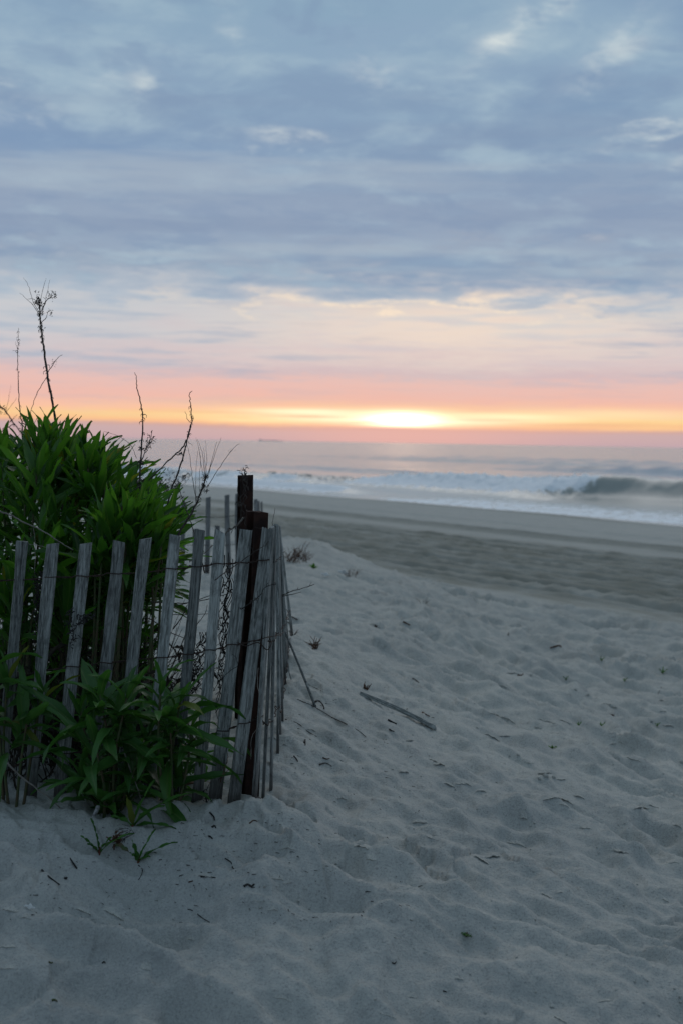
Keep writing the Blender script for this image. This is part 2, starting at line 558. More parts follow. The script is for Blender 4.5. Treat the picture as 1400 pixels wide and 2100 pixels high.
def on_sand(px, py, lift=0.0):
    d = ray(px, py)
    d = d / d.y
    Y, step = 2.5, .05
    prev = Y
    while Y < 70:
        p = Vector((0, 0, E)) + d * Y
        if p.z < ground(p.x, Y):
            lo, hi = prev, Y
            for _ in range(12):
                m = .5 * (lo + hi)
                q = Vector((0, 0, E)) + d * m
                if q.z < ground(q.x, m): hi = m
                else: lo = m
            q = Vector((0, 0, E)) + d * hi
            q.z = ground(q.x, hi) + lift
            return q
        prev = Y
        Y += step * max(1, Y / 5)
    return Vector((0, 0, E)) + d * 30


# ------------------------------------------------------------------ materials
def material(name):
    m = bpy.data.materials.new(name)
    m.use_nodes = True
    k = NT(m.node_tree)
    out = k.n('ShaderNodeOutputMaterial')
    bs = k.n('ShaderNodeBsdfPrincipled')
    k.l(bs.outputs[0], out.inputs[0])
    bs.inputs['Specular IOR Level'].default_value = 0.3
    return m, k, bs, out


def bump(k, bs, h, strength, dist):
    b = k.n('ShaderNodeBump')
    b.inputs['Strength'].default_value = strength
    b.inputs['Distance'].default_value = dist
    k.l(h, b.inputs['Height'])
    k.l(b.outputs[0], bs.inputs['Normal'])


def mat_sand():
    m, k, bs, out = material('sand')
    co = k.n('ShaderNodeTexCoord').outputs['Object']
    big = k.noise(co, 2.2, 4, .55)
    mid = k.noise(co, 14, 5, .6)
    grain = k.noise(co, 150, 3, .75)
    specks = k.noise(co, 95, 3, .75)
    c = k.mix(k.smooth(big, .3, .7), (.365, .366, .337, 1), (.435, .432, .392, 1))
    c = k.mix(k.m('MULTIPLY', k.smooth(mid, .52, .75), .35), c, (.27, .265, .25, 1))
    c = k.mix(k.m('MULTIPLY', k.smooth(grain, .50, .68), .55), c, (.19, .185, .17, 1))
    c = k.mix(k.m('MULTIPLY', k.smooth(grain, .47, .32), .4), c, (.58, .55, .47, 1))
    c = k.mix(k.m('MULTIPLY', k.smooth(specks, .62, .74), .5), c, (.13, .125, .12, 1))
    # stronger dark mineral streaks in patches
    stv = k.mapping(co, scale=(9, 22, 9), rot=(0, 0, math.radians(30)))
    strk = k.m('MULTIPLY', k.smooth(k.noise(stv, 1.6, 5, .65), .52, .72), k.smooth(k.noise(co, 1.1, 2), .40, .62))
    c = k.mix(k.m('MULTIPLY', strk, .32), c, (.16, .16, .16, 1))
    at_ = k.n('ShaderNodeAttribute', attribute_name='damp')
    c = k.mix(k.m('MULTIPLY', at_.outputs['Fac'], .80), c, (.200, .195, .155, 1))
    fore_fac = k.n('ShaderNodeAttribute', attribute_name='fore_shade')
    c = k.mix(fore_fac.outputs['Fac'], c, k.mix(.35, (.235, .25, .255, 1), c))  # painted foreground shade: cooler, darker colour mixed into the nearer sand
    k.l(c, bs.inputs['Base Color'])
    bs.inputs['Roughness'].default_value = .95
    bs.inputs['Specular IOR Level'].default_value = .12
    h = k.m('ADD', k.m('MULTIPLY', grain, .5), k.m('ADD', k.m('MULTIPLY', specks, 1.0), k.m('MULTIPLY', mid, 2.2)))
    bump(k, bs, h, .75, .006)
    return m


def mat_water():
    m, k, bs, out = material('sea_water')
    co = k.n('ShaderNodeTexCoord').outputs['Object']
    rot = math.radians(30.4)
    w1 = k.noise(k.mapping(co, scale=(.55, .16, .5), rot=(0, 0, -rot)), 1.0, 4, .6, .3)
    w2 = k.noise(k.mapping(co, scale=(2.6, 1.2, 2), rot=(0, 0, -rot)), 1.0, 3, .6)
    w3 = k.noise(k.mapping(co, scale=(.07, .018, .1), rot=(0, 0, -rot)), 1.0, 4, .6)
    sp = k.n('ShaderNodeSeparateXYZ'); k.l(co, sp.inputs[0])
    far = k.smooth(sp.outputs[1], 80, 220)
    k.l(k.m('SUBTRACT', .27, k.m('MULTIPLY', k.smooth(sp.outputs[1], 68, 95), .13)), bs.inputs['Roughness'])
    k.l(k.mix(k.smooth(sp.outputs[1], 66, 110), (.30, .32, .295, 1), (.11, .13, .13, 1)), bs.inputs['Base Color'])
    h = k.m('ADD', k.m('MULTIPLY', w1, k.m('ADD', .27, k.m('MULTIPLY', far, 4.2))), k.m('ADD', k.m('MULTIPLY', w2, k.m('ADD', .035, k.m('MULTIPLY', far, .12))), k.m('MULTIPLY', w3, k.m('ADD', 0.4, k.m('MULTIPLY', far, 9.5)))))
    bs.inputs['Roughness'].default_value = .15
    bs.inputs['IOR'].default_value = 1.333
    bs.inputs['Specular IOR Level'].default_value = .5
    bump(k, bs, h, 1.0, .20)
    fo = k.n('ShaderNodeBsdfPrincipled')
    fo.inputs['Base Color'].default_value = (.88, .90, .91, 1)
    fo.inputs['Roughness'].default_value = .8
    fo.inputs['Subsurface Weight'].default_value = 0.0
    fn = k.noise(k.mapping(co, scale=(2.4, 1.4, 3), rot=(0, 0, -rot)), 1.0, 6, .68, .4)
    at_ = k.n('ShaderNodeAttribute', attribute_name='foam').outputs['Fac']
    fac = k.m('ADD', at_, k.m('MULTIPLY', k.m('SUBTRACT', fn, .5), 1.7))
    fac = k.m('MULTIPLY', k.smooth(fac, .34, .72), k.smooth(at_, .02, .12))
    ft = k.n('ShaderNodeBsdfTranslucent')
    ft.inputs[0].default_value = (.86, .88, .88, 1)
    fm = k.n('ShaderNodeMixShader')
    fm.inputs[0].default_value = .04
    k.l(fo.outputs[0], fm.inputs[1]); k.l(ft.outputs[0], fm.inputs[2])
    mx = k.n('ShaderNodeMixShader')
    k.l(fac, mx.inputs[0]); k.l(bs.outputs[0], mx.inputs[1]); k.l(fm.outputs[0], mx.inputs[2])
    b2 = k.n('ShaderNodeBump')
    b2.inputs['Strength'].default_value = .6
    b2.inputs['Distance'].default_value = .12
    k.l(fn, b2.inputs['Height']); k.l(b2.outputs[0], fo.inputs['Normal'])
    k.l(mx.outputs[0], out.inputs[0])
    return m


def mat_wood(name='weathered_wood', base=(.35, .368, .352), dark=(.06, .066, .062)):
    m, k, bs, out = material(name)
    tc = k.n('ShaderNodeTexCoord').outputs['Object']
    inf = k.n('ShaderNodeObjectInfo').outputs['Random']
    off = k.comb(k.m('MULTIPLY', inf, 37.0), k.m('MULTIPLY', inf, 11.0), k.m('MULTIPLY', inf, 53.0))
    va = k.n('ShaderNodeVectorMath', operation='ADD')
    k.l(tc, va.inputs[0]); k.l(off, va.inputs[1])
    co = va.outputs[0]
    g1 = k.noise(k.mapping(co, scale=(230, 230, 16)), 1.0, 6, .7, .8)
    g2 = k.noise(k.mapping(co, scale=(60, 60, 3)), 1.0, 3, .55)
    bl = k.noise(co, 16, 5, .65)
    ck = k.noise(k.mapping(co, scale=(300, 300, 34)), 1.0, 3, .8)
    c = k.mix(k.smooth(g1, .34, .66), (*dark, 1), (*base, 1))
    c = k.mix(k.m('MULTIPLY', k.smooth(g2, .5, .72), .45), c, (base[0] * 1.5, base[1] * 1.5, base[2] * 1.5, 1))
    c = k.mix(k.m('MULTIPLY', k.smooth(bl, .52, .70), .6), c, (.085, .09, .088, 1))
    c = k.mix(k.m('MULTIPLY', k.smooth(ck, .64, .72), .7), c, (.03, .03, .03, 1))
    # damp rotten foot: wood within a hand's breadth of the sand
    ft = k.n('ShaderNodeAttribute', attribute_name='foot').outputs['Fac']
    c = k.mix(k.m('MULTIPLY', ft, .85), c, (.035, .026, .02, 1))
    sc = k.m('ADD', .56, k.m('MULTIPLY', inf, .72))
    c = k.mix(1.0, c, k.comb(sc, sc, sc), 'MULTIPLY')
    k.l(c, bs.inputs['Base Color'])
    bs.inputs['Roughness'].default_value = .88
    bump(k, bs, k.m('ADD', g1, k.m('MULTIPLY', ck, .6)), .9, .003)
    return m


def mat_leaf(name, a, b, tr, trans=.38):
    m, k, bs, out = material(name)
    inf = k.n('ShaderNodeObjectInfo').outputs['Random']
    tc = k.n('ShaderNodeTexCoord').outputs['Object']
    v = k.noise(tc, 14, 3)
    f = k.m('ADD', k.m('MULTIPLY', inf, .75), k.m('MULTIPLY', v, .35))
    c = k.mix(f, a, b)
    sep = k.n('ShaderNodeSeparateXYZ'); k.l(tc, sep.inputs[0])
    rib = k.m('MULTIPLY', k.gauss(sep.outputs[0], 0.0, .0016), .5)
    c = k.mix(rib, c, (.11, .17, .055, 1))
    yel = k.m('MULTIPLY', k.m('GREATER_THAN', inf, .965), .55)
    c = k.mix(yel, c, (.16, .13, .02, 1))
    k.l(c, bs.inputs['Base Color'])
    bs.inputs['Roughness'].default_value = .42
    bs.inputs['Specular IOR Level'].default_value = .35
    tl = k.n('ShaderNodeBsdfTranslucent')
    k.l(k.mix(1.0, c, tr, 'MULTIPLY'), tl.inputs[0])
    mx = k.n('ShaderNodeMixShader')
    mx.inputs[0].default_value = trans
    k.l(bs.outputs[0], mx.inputs[1]); k.l(tl.outputs[0], mx.inputs[2])
    k.l(mx.outputs[0], out.inputs[0])
    bump(k, bs, k.noise(k.mapping(tc, scale=(160, 18, 30)), 1.0, 2), .3, .002)
    return m


def mat_plain(name, a, b, scale=40, rough=.85, bump_d=.002, met=0.0):
    m, k, bs, out = material(name)
    tc = k.n('ShaderNodeTexCoord').outputs['Object']
    v = k.noise(tc, scale, 5, .6)
    k.l(k.mix(k.smooth(v, .35, .65), (*a, 1), (*b, 1)), bs.inputs['Base Color'])
    bs.inputs['Roughness'].default_value = rough
    bs.inputs['Metallic'].default_value = met
    bump(k, bs, v, .6, bump_d)
    return m


M_SAND = mat_sand()
M_WATER = mat_water()
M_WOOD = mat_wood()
M_WOODFAR = mat_wood('weathered_wood_pale', (.27, .28, .275), (.12, .125, .125))
M_LEAF = mat_leaf('goldenrod_leaf', (.017, .058, .012, 1), (.052, .142, .024, 1), (2.2, 2.3, .8, 1), .46)
M_LEAF2 = mat_leaf('goldenrod_leaf_deep', (.020, .070, .015, 1), (.060, .165, .032, 1), (1.9, 2.0, 1.0, 1), .30)
M_STEM = mat_plain('green_stem', (.05, .09, .03), (.09, .07, .04), 30)
M_REDSTEM = mat_plain('reddish_stem', (.12, .03, .025), (.10, .07, .03), 50)
M_DRY = mat_plain('dry_stalk', (.035, .028, .024), (.085, .07, .06), 60)
M_DRYPALE = mat_plain('pale_dry_twig', (.13, .115, .10), (.24, .22, .19), 60)
M_BROWN = mat_plain('brown_dead_leaf', (.055, .028, .018), (.12, .065, .04), 50)
M_RUST = mat_plain('rusted_steel', (.015, .0068, .005), (.038, .0155, .010), 26, .9, .003)
M_WIRE = mat_plain('rusty_wire', (.018, .012, .010), (.045, .024, .016), 90, .8, .0005)
M_BLACK = mat_plain('blackened_twig', (.012, .012, .013), (.035, .033, .03), 80)
M_DEADFLOOR = mat_plain('dead_undergrowth', (.016, .014, .010), (.05, .042, .03), 20)
M_WHITE = mat_plain('white_shell', (.62, .64, .62), (.78, .78, .76), 60, .6)
M_PINK = mat_plain('pale_pink_plastic', (.62, .40, .38), (.72, .52, .50), 30, .5)
M_BRICK = mat_plain('brown_board', (.17, .09, .06), (.24, .14, .10), 24)
M_BIRCH = mat_plain('whitish_bark', (.14, .14, .14), (.42, .42, .41), 70)
M_SHIP = mat_plain('ship_haze_pale', (.74, .73, .74), (.82, .80, .80), .02, .6, .0)  # near-white colour stands in for the haze over the distant ship
M_POSTWHITE = mat_plain('white_paint', (.55, .57, .6), (.68, .70, .72), 8, .6)


# ------------------------------------------------------------------ sand mesh
def grid_faces(nr, nc, off=0):
    i = np.arange(nr - 1)[:, None] * nc + np.arange(nc - 1)[None, :]
    return np.stack([i, i + 1, i + nc + 1, i + nc], -1).reshape(-1, 4) + off


def np_mesh(name, V, Fq, mat, attrs):
    me = bpy.data.meshes.new(name)
    me.vertices.add(len(V))
    me.vertices.foreach_set('co', V.astype(np.float32).ravel())
    me.loops.add(Fq.size)
    me.loops.foreach_set('vertex_index', Fq.astype(np.int32).ravel())
    me.polygons.add(len(Fq))
    me.polygons.foreach_set('loop_start', (np.arange(len(Fq)) * 4).astype(np.int32))
    me.polygons.foreach_set('use_smooth', np.ones(len(Fq), bool))
    me.materials.append(mat)
    me.update(calc_edges=True)
    for n, v in attrs.items():
        a = me.attributes.new(n, 'FLOAT', 'POINT')
        a.data.foreach_set('value', v.astype(np.float32).ravel())
    return me


V1 = np.stack([GX, GY, GZ], -1).reshape(-1, 3)
F1 = grid_faces(NR, len(gR))
# coarse surroundings (behind the camera and to the sides)
cx = np.linspace(-220, 160, 191); cy = np.concatenate([np.linspace(-120, 0, 31), np.linspace(.6, 260, 200)])
CX, CY = np.meshgrid(cx, cy)
cz, cs, ct, cw = base_height(CX, CY)
inside = (CY > 2.2) & (CY < 76) & (np.abs(CX) < CY * 5.1 + 1.0)
cz = np.where(inside, cz - .5, cz)
V2 = np.stack([CX, CY, cz], -1).reshape(-1, 3)
F2 = grid_faces(len(cy), len(cx), len(V1))
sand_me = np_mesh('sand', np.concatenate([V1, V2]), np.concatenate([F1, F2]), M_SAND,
                  {'fore_shade': np.concatenate([GM.ravel(), np.zeros(cs.size)]), 'damp': np.concatenate([GD.ravel(), (.8 * sst(28, 30, cs)).ravel()])})
tag(link('sand', sand_me), kind='structure')


# ------------------------------------------------------------------ sea
def build_sea():
    ys = np.concatenate([np.arange(30, 100, .13), 100 * (40000 / 100) ** (np.linspace(0, 1, 190)[1:])])
    rr = np.concatenate([-.31 - .03 * (np.arange(40, 0, -1) ** 1.5), np.linspace(-.31, .31, 470), .31 + .03 * (np.arange(1, 41) ** 1.5)])
    X = ys[:, None] * rr[None, :]
    Y = np.repeat(ys[:, None], len(rr), 1)
    s, t = st_of(X, Y)
    z = np.zeros_like(X)
    foam = np.zeros_like(X)
    fade = 1 - sst(150, 600, Y)
    z += fade * .05 * fbm(s * .25, t * .05, 3) * sst(31, 36, s)
    nz = fbm(X * 1.1, Y * .8, 4, .6)
    nf = fbm(X * 2.6, Y * 1.6, 4, .65)

    def wave(sc, H, wf, wb, tm):
        d = s - sc
        p = np.where(d < 0, .88 * np.exp(-(d / wf) ** 2) + .12 * np.exp(-(d / (wf * 2.4)) ** 2), np.exp(-(d / wb) ** 2))
        return H * p * tm, d
    # main breaker
    sc = 39.2 + np.clip((t + 63) * .19, -3.2, 6.5) + .5 * pnoise(t * .16, t * 0 + 1.7) + .15 * pnoise(t * 1.1, t * 0) * sst(-48, -52, t)
    tm = sst(-68, -61.5, t)
    brk = sst(-47.6, -50.6, t + .6 * nz)                       # where it has already broken
    H = (.80 + .13 * pnoise(t * .16, t * 0 + 8)) * (1 - .25 * brk * sst(-55, -64, t)) * (1 + .18 * sst(-52, -47.5, t))
    h, d = wave(sc, H * (1.06 + .10 * pnoise(t * .33, s * .15 + 6) * (1 - brk) + .05 * nz * (1 - brk)), (.88 + .10 * pnoise(t * .4, s * .1 + 2)) + 1.1 * brk, 4.8 - 2.2 * brk, tm)
    z += h
    fr = np.where(d < 0, np.exp(-(d / 1.8) ** 2), np.exp(-(d / .9) ** 2)) * brk * tm * (1.0 + .3 * nf)
    z += fr * .12 * (nf + .3)
    foam = np.maximum(foam, np.clip(fr * 2.3 * sst(-65.2, -62.6, t + .8 * nz), 0, 1.5))
    trail = sst(-47, -52, t) * tm * np.exp(-((s - sc - 3.2) / 1.8) ** 2) * .25
    foam = np.maximum(foam, trail * (.6 + .8 * nz))
    # small curl at the end of the white water
    # inner waves to the far left
    sc2 = 35.2 + .5 * pnoise(t * .25, t * 0 + 4) + .12 * (t + 70) * 0
    tm2 = sst(-62, -67, t) * sst(-130, -100, t)
    h2, d2 = wave(sc2, .55 + .2 * pnoise(t * .2, t * 0), .9, 2.0, tm2)
    z += h2
    f2 = np.exp(-((d2 + .5) / 1.6) ** 2) * tm2 * sst(-.35, .25, pnoise(t * .3, s * .2 + 3))
    z += f2 * .12 * nf
    foam = np.maximum(foam, f2 * 1.1)
    sc3 = 32.9 + .35 * pnoise(t * .3, t * 0 + 14)
    tm3 = sst(-53.5, -57, t) * sst(-74, -70, t)
    h3, d3 = wave(sc3, .34, .55, 1.3, tm3)
    z += h3
    f3 = np.exp(-((d3 + .3) / .8) ** 2) * tm3 * sst(-.3, .15, pnoise(t * .33 + 3, s * .3))
    foam = np.maximum(foam, f3)
    # swells behind
    for s0, H0, t0, wd in ((47, .32, -44, 16), (85, .75, -84, 26), (66, .35, -75, 18), (110, .5, -140, 60), (140, .5, -160, 60), (60, .3, -105, 25)):
        hh, _ = wave(s0 + .8 * pnoise(t * .06, t * 0 + s0), H0, 1.7 + s0 * .012, 3.6, np.exp(-((t - t0) / wd) ** 2))
        z += hh
    # choppy brownish crests behind the breaker
    ch = np.exp(-((s - 44.5) / 2.2) ** 2) * sst(-50, -58, t) * sst(-95, -85, t)
    z += ch * .30 * np.maximum(0, nz)
    foam = np.maximum(foam, ch * .34 * sst(0, .5, nf))
    # wash running up the beach
    ed = 30.9 + .35 * pnoise(t * .3, t * 0 + 3.3)
    wz = sst(-51.5, -48.5, t + .5 * pnoise(s * .8, t * .5)) * sst(ed - .5, ed + .1, s)
    wash = wz * (np.exp(-((s - ed - .5) / .7) ** 2) * 1.0 + .50 * np.exp(-((s - ed - 3.0) / 1.6) ** 2) + .40 * np.exp(-((s - ed - 1.6) / 1.6) ** 2) + .34 * np.exp(-((s - ed - 5.6) / 2.4) ** 2))
    foam = np.maximum(foam, np.clip(wash, 0, 1) * (.85 + .5 * nf))
    z += wz * .05 * np.exp(-((s - ed - .6) / .7) ** 2)
    thin = sst(-49, -56, t) * np.exp(-((s - ed - .6) / .25) ** 2) * .30 + sst(-44, -56, t) * np.exp(-((s - ed - 3.6) / .9) ** 2) * .16
    foam = np.maximum(foam, thin * (.8 + .9 * nz))
    # sheets of foam left from older waves to the far left
    fl = sst(-64, -72, t) * np.exp(-((s - 38.6) / 1.2) ** 2) * .45 * (.75 + .8 * nz)
    foam = np.maximum(foam, fl)
    V = np.stack([X, Y, z], -1).reshape(-1, 3)
    Fq = grid_faces(len(ys), len(rr))
    me = np_mesh('water', V, Fq, M_WATER, {'foam': np.clip(foam, 0, 1.5)})
    tag(link('water', me), kind='structure')


build_sea()


# ------------------------------------------------------------------ fence
def slat_mesh(L, W, T, foot_len, mat, bend=.005, segs=9, ragged=.009):
    """lath along +Z, z=0 at its buried end; foot_len = part below the sand"""
    mb = MB()
    ph, ph2 = random.uniform(0, 6), random.uniform(0, 6)
    warp = random.uniform(.4, 2.2)
    tilt_top = random.uniform(-ragged, ragged)
    foot = []
    zs = sorted(z_ for z_ in {*[L * i / segs for i in range(segs + 1)], foot_len + .015, foot_len + .07, foot_len + .16} if z_ >= 0)
    for z in zs:
        u = z / L
        bend_ = bend
        bx = bend * warp * math.sin(u * 3.1 + ph); by = bend * math.sin(u * 2.3 + ph2)
        w = W * (1 + random.uniform(-.08, .08)); th = T * (1 + random.uniform(-.12, .12))
        w2 = w * .5; t2 = th * .5; ch = .0016
        ring = [(-w2 + ch, -t2), (w2 - ch, -t2), (w2, -t2 + ch), (w2, t2), (-w2, t2), (-w2, -t2 + ch)]
        for (x, y) in ring:
            zz = z
            if z == zs[-1]:
                zz += tilt_top * (x / w2) + random.uniform(-.0025, .0025)
            mb.v.append(Vector((x + bx + random.uniform(-.0007, .0007), y + by, zz)))
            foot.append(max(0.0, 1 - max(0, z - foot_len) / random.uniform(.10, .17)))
    n = 6
    for i in range(len(zs) - 1):
        for j in range(n):
            j2 = (j + 1) % n
            mb.f.append((i * n + j, i * n + j2, (i + 1) * n + j2, (i + 1) * n + j))
    mb.f.append(tuple(reversed(range(n))))
    o = (len(zs) - 1) * n
    mb.f.append(tuple(o + j for j in range(n)))
    me = mb.mesh('slat', mat)
    a = me.attributes.new('foot', 'FLOAT', 'POINT')
    a.data.foreach_set('value', foot)
    return me


def frame_from(base, top, yaw):
    z = (top - base).normalized()
    x = Vector((math.cos(yaw), math.sin(yaw), 0))
    x = (x - z * x.dot(z)).normalized()
    y = z.cross(x)
    M = Matrix((x, y, z)).transposed().to_4x4()
    M.translation = base
    return M


def make_slat(parent, tp, bp, Yt, Yb, yaw, W, T=.0095, mat=M_WOOD, segs=9, ragged=.006):
    top = at(tp[0], tp[1], Yt)
    b = at(bp[0], bp[1], Yb)
    gz = ground(b.x, Yb)
    b.z = gz
    axis = (top - b)
    under = .16
    start = b - axis.normalized() * under
    L = (top - start).length
    me = slat_mesh(L, W, T, under, mat, segs=segs, ragged=ragged)
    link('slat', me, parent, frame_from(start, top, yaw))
    return top, b


# front run: (top px, top py, base px, base py, depth, yaw in degrees, width)
FRONT = [(-28, 1114, -62, 1632, 4.42, 2, .036), (40, 1110, 3, 1628, 4.40, 22, .034), (111, 1115, 62, 1655, 4.38, 2, .0385), (175, 1114, 124, 1662, 4.37, -3, .0400),
         (238, 1110, 190, 1658, 4.36, 3, .0385), (303, 1105, 250, 1655, 4.35, 3, .036), (357, 1098, 303, 1650, 4.36, -6, .034), (407, 1087, 356, 1648, 4.34, 4, .033),
         (452, 1090, 403, 1652, 4.33, 8, .034), (504, 1087, 441, 1646, 4.32, 6, .040), (547, 1084, 483, 1655, 4.30, 12, .038)]
RECEDE = [(556, 1081, 521, 1652, 4.32, 78), (561, 1079, 540, 1632, 4.42, 90), (564, 1078, 553, 1604, 4.55, 90), (562, 1080, 561, 1560, 4.72, 93),
          (567, 1078, 569, 1552, 4.86, 91), (570, 1079, 574, 1500, 5.02, 88), (565, 1080, 577, 1480, 5.2, 92), (569, 1079, 581, 1450, 5.42, 84), (570, 1081, 584, 1428, 5.65, 95),
          (572, 1082, 588, 1400, 5.95, 90), (571, 1084, 591, 1385, 6.25, 88), (573, 1086, 594, 1370, 6.6, 97), (574, 1090, 597, 1360, 6.95, 100)]

fence = empty('sand_fence', at(300, 1652, 4.35), 'weathered grey slat and wire sand fence with green plant pushing through', 'fence')
spine = []
for (tx, ty, bx, by, Yd, yw, W) in FRONT:
    tp, bp = make_slat(fence, (tx, ty), (bx, by), Yd, Yd, math.radians(yw), W)
    spine.append((tp, bp, ty, by, math.radians(yw), tx, bx))
for (tx, ty, bx, by, Yd, yw) in RECEDE:
    tp, bp = make_slat(fence, (tx, ty), (bx, by), Yd, Yd, math.radians(yw), random.uniform(.034, .038))
    spine.append((tp, bp, ty, by, math.radians(yw), tx, bx))

WIRES = [[(-60, 1190), (40, 1188), (110, 1185), (175, 1185), (238, 1178), (303, 1174), (355, 1165), (405, 1160), (450, 1155), (503, 1153), (545, 1148), (570, 1148)],
         [(-60, 1392), (35, 1388), (100, 1384), (160, 1379), (225, 1369), (280, 1358), (330, 1348), (375, 1340), (425, 1335), (470, 1324), (515, 1318), (555, 1306), (582, 1297)],
         [(-80, 1580), (0, 1577), (130, 1569), (250, 1550), (350, 1530), (450, 1503), (500, 1487), (530, 1480), (560, 1462), (580, 1450)]]


def make_wire(path):
    xs = [p[0] for p in path]; ysv = [p[1] for p in path]
    A, B = [], []
    sign = 1
    prev = None
    for i, (tp, bp, ty, by, yw, tx, bx) in enumerate(spine):
        # find u along the slat where the wire's pixel height holds
        u = .5
        for _ in range(6):
            xx = bx + (tx - bx) * u
            py = np.interp(xx, xs, ysv)
            if i >= len(FRONT):
                py -= (i - len(FRONT)) * .4
            u = min(max((by - py) / (by - ty), .05), .95)
        p = bp.lerp(tp, u)
        nrm = Vector((math.sin(yw), -math.cos(yw), 0))
        side = Vector((math.cos(yw), math.sin(yw), 0))
        if prev is not None:
            gap = p - prev
            for q in (.3, .5, .7):
                tw = q * 6.28 * 1.5
                sag = Vector((0, 0, -.003 * math.sin(q * 3.14)))
                o = Vector((0, .0022 * math.cos(tw), .0022 * math.sin(tw)))
                c = prev + gap * q + sag
                A.append(c + o); B.append(c - o)
        wd = .018
        for k_ in (-1, 0, 1):
            e_ = .0075
            A.append(p + side * (k_ * wd) + nrm * e_ * sign + Vector((0, 0, random.uniform(-.002, .002))))
            B.append(p + side * (k_ * wd) - nrm * e_ * sign + Vector((0, 0, random.uniform(-.002, .002))))
        sign = -sign if random.random() < .25 else sign
        prev = p
    mb = MB()
    mb.tube(A,   .0020, sides=4); mb.tube(B, .0020, sides=4)
    # hard-twisted tails by the corner
    link('wire', mb.mesh('wire', M_WIRE), fence)


for wp in WIRES:
    make_wire(wp)
mb = MB()
mb.tube(spline([at(478, 1641, 4.29), at(505, 1648, 4.27), at(525, 1636, 4.28), at(542, 1640, 4.36)], 5), .0014, sides=4)
mb.tube(spline([at(488, 1318, 4.27), at(505, 1325, 4.22), at(530, 1318, 4.22), at(548, 1333, 4.23), at(557, 1318, 4.25), at(552, 1308, 4.28)], 6), .0017, sides=5)
mb.tube(spline([at(520, 1316, 4.24), at(545, 1308, 4.24), at(570, 1303, 4.35), at(583, 1297, 4.6)], 6), .0016, sides=5)
link('loose_wire', mb.mesh('loose_wire', M_WIRE), fence)


# far fence
def build_far_fence():
    f = empty('sand_fence', at(470, 1200, 11), 'smaller distant slat fence seen behind the tall rusty post', 'fence')
    far = [(400, 1085, 398, 1165, 9.2, 8), (428, 1020, 424, 1160, 11.0, 4), (467, 1015, 470, 1180, 11.0, -3), (488, 1013, 490, 1190, 11.05, 5),
           (447, 1078, 452, 1170, 12.2, 0), (524, 1024, 527, 1190, 11.2, 55), (531, 1027, 534, 1190, 11.7, 70), (537, 1029, 540, 1190, 12.3, 80),
           (378, 1030, 376, 1150, 11.0, -4), (345, 1034, 343, 1150, 11.0, 3), (310, 1036, 312, 1150, 11.0, 3), (270, 1040, 268, 1150, 11.0, -3)]
    for (tx, ty, bx, by, Y, yw) in far:
        make_slat(f, (tx, ty), (bx, by), Y, Y, math.radians(yw), .037, mat=M_WOODFAR, segs=5)
    for py0, py1 in ((1060, 1057), (1118, 1116)):
        mb = MB()
        pts = spline([at(260, py0 + 3, 11), at(400, py0, 10.98), at(450, py0 + 1, 10.98), at(490, py1, 11.03), at(524, py1 + 2, 11.18), at(540, py1 + 4, 12.3)], 8)
        mb.tube(pts, .0022, sides=4, jitter=.3)
        link('wire', mb.mesh('wire', M_WIRE), f)


build_far_fence()


def undergrowth():
    mb = MB()
    for _ in range(1000):
        px = random.uniform(-80, 330)
        Y = random.uniform(4.5, 6.0)
        b = at(px, 1400, Y); b.z = ground(b.x, Y) - .01
        h = random.uniform(.12, .5)
        d = Vector((random.gauss(.1, .45), random.gauss(0, .45), 1)).normalized()
        e = b + d * h
        mb.tube([b, b.lerp(e, .5) + Vector((random.uniform(-.03, .03), random.uniform(-.03, .03), .01)), e], random.uniform(.0012, .003), .0008, sides=4)
        if random.random() < .6:
            vs, fs = leaf_arrays(random.uniform(.06, .16), random.uniform(.012, .024), random.uniform(.8, 2.4), .6, random.uniform(-1.5, 1.5), segs=5)
            mb.add(vs, fs, leaf_matrix(b.lerp(e, random.uniform(.3, 1)), Vector((random.gauss(0, 1), random.gauss(0, 1), random.uniform(-.8, .3))), random.uniform(-1, 1), 1))
    tag(link('undergrowth', mb.mesh('undergrowth', M_DEADFLOOR)), 'dark dead stems and shrivelled leaves under the green plants', 'undergrowth', kind='stuff')


# rusted beams
def beam(label, top, base_px, base_py, Y, yaw, fw, dp, extra=None):
    tpt = at(top[0], top[1], Y)
    b = at(base_px, base_py, Y); b.z = ground(b.x, Y)
    ax = (tpt - b).normalized()
    start = b - ax * .3
    L = (tpt - start).length
    root = empty('steel_post', b, label, 'post', 'rusty steel posts by the fence')
    mb = MB()
    th = .007
    # H section as one outline
    a, h, t = fw / 2, dp / 2, th / 2
    ol = [(-a, -h), (a, -h), (a, -h + th), (t, -h + th), (t, h - th), (a, h - th), (a, h), (-a, h), (-a, h - th), (-t, h - th), (-t, -h + th), (-a, -h + th)]
    segs = 8
    for i in range(segs + 1):
        z = L * i / segs
        for (x, y) in ol:
            mb.v.append(Vector((x + random.uniform(-.0006, .0006), y + random.uniform(-.0006, .0006), z + (random.uniform(-.004, .002) if i == segs else 0))))
    n = len(ol)
    for i in range(segs):
        for j in range(n):
            j2 = (j + 1) % n
            mb.f.append((i * n + j, i * n + j2, (i + 1) * n + j2, (i + 1) * n + j))
    o = segs * n
    mb.f += [(o, o + 1, o + 2, o + 3, o + 10, o + 11), (o + 3, o + 4, o + 9, o + 10), (o + 4, o + 5, o + 6, o + 7, o + 8, o + 9)]
    link('beam', mb.mesh('beam', M_RUST), root, frame_from(start, tpt, yaw))
    return root, tpt, b


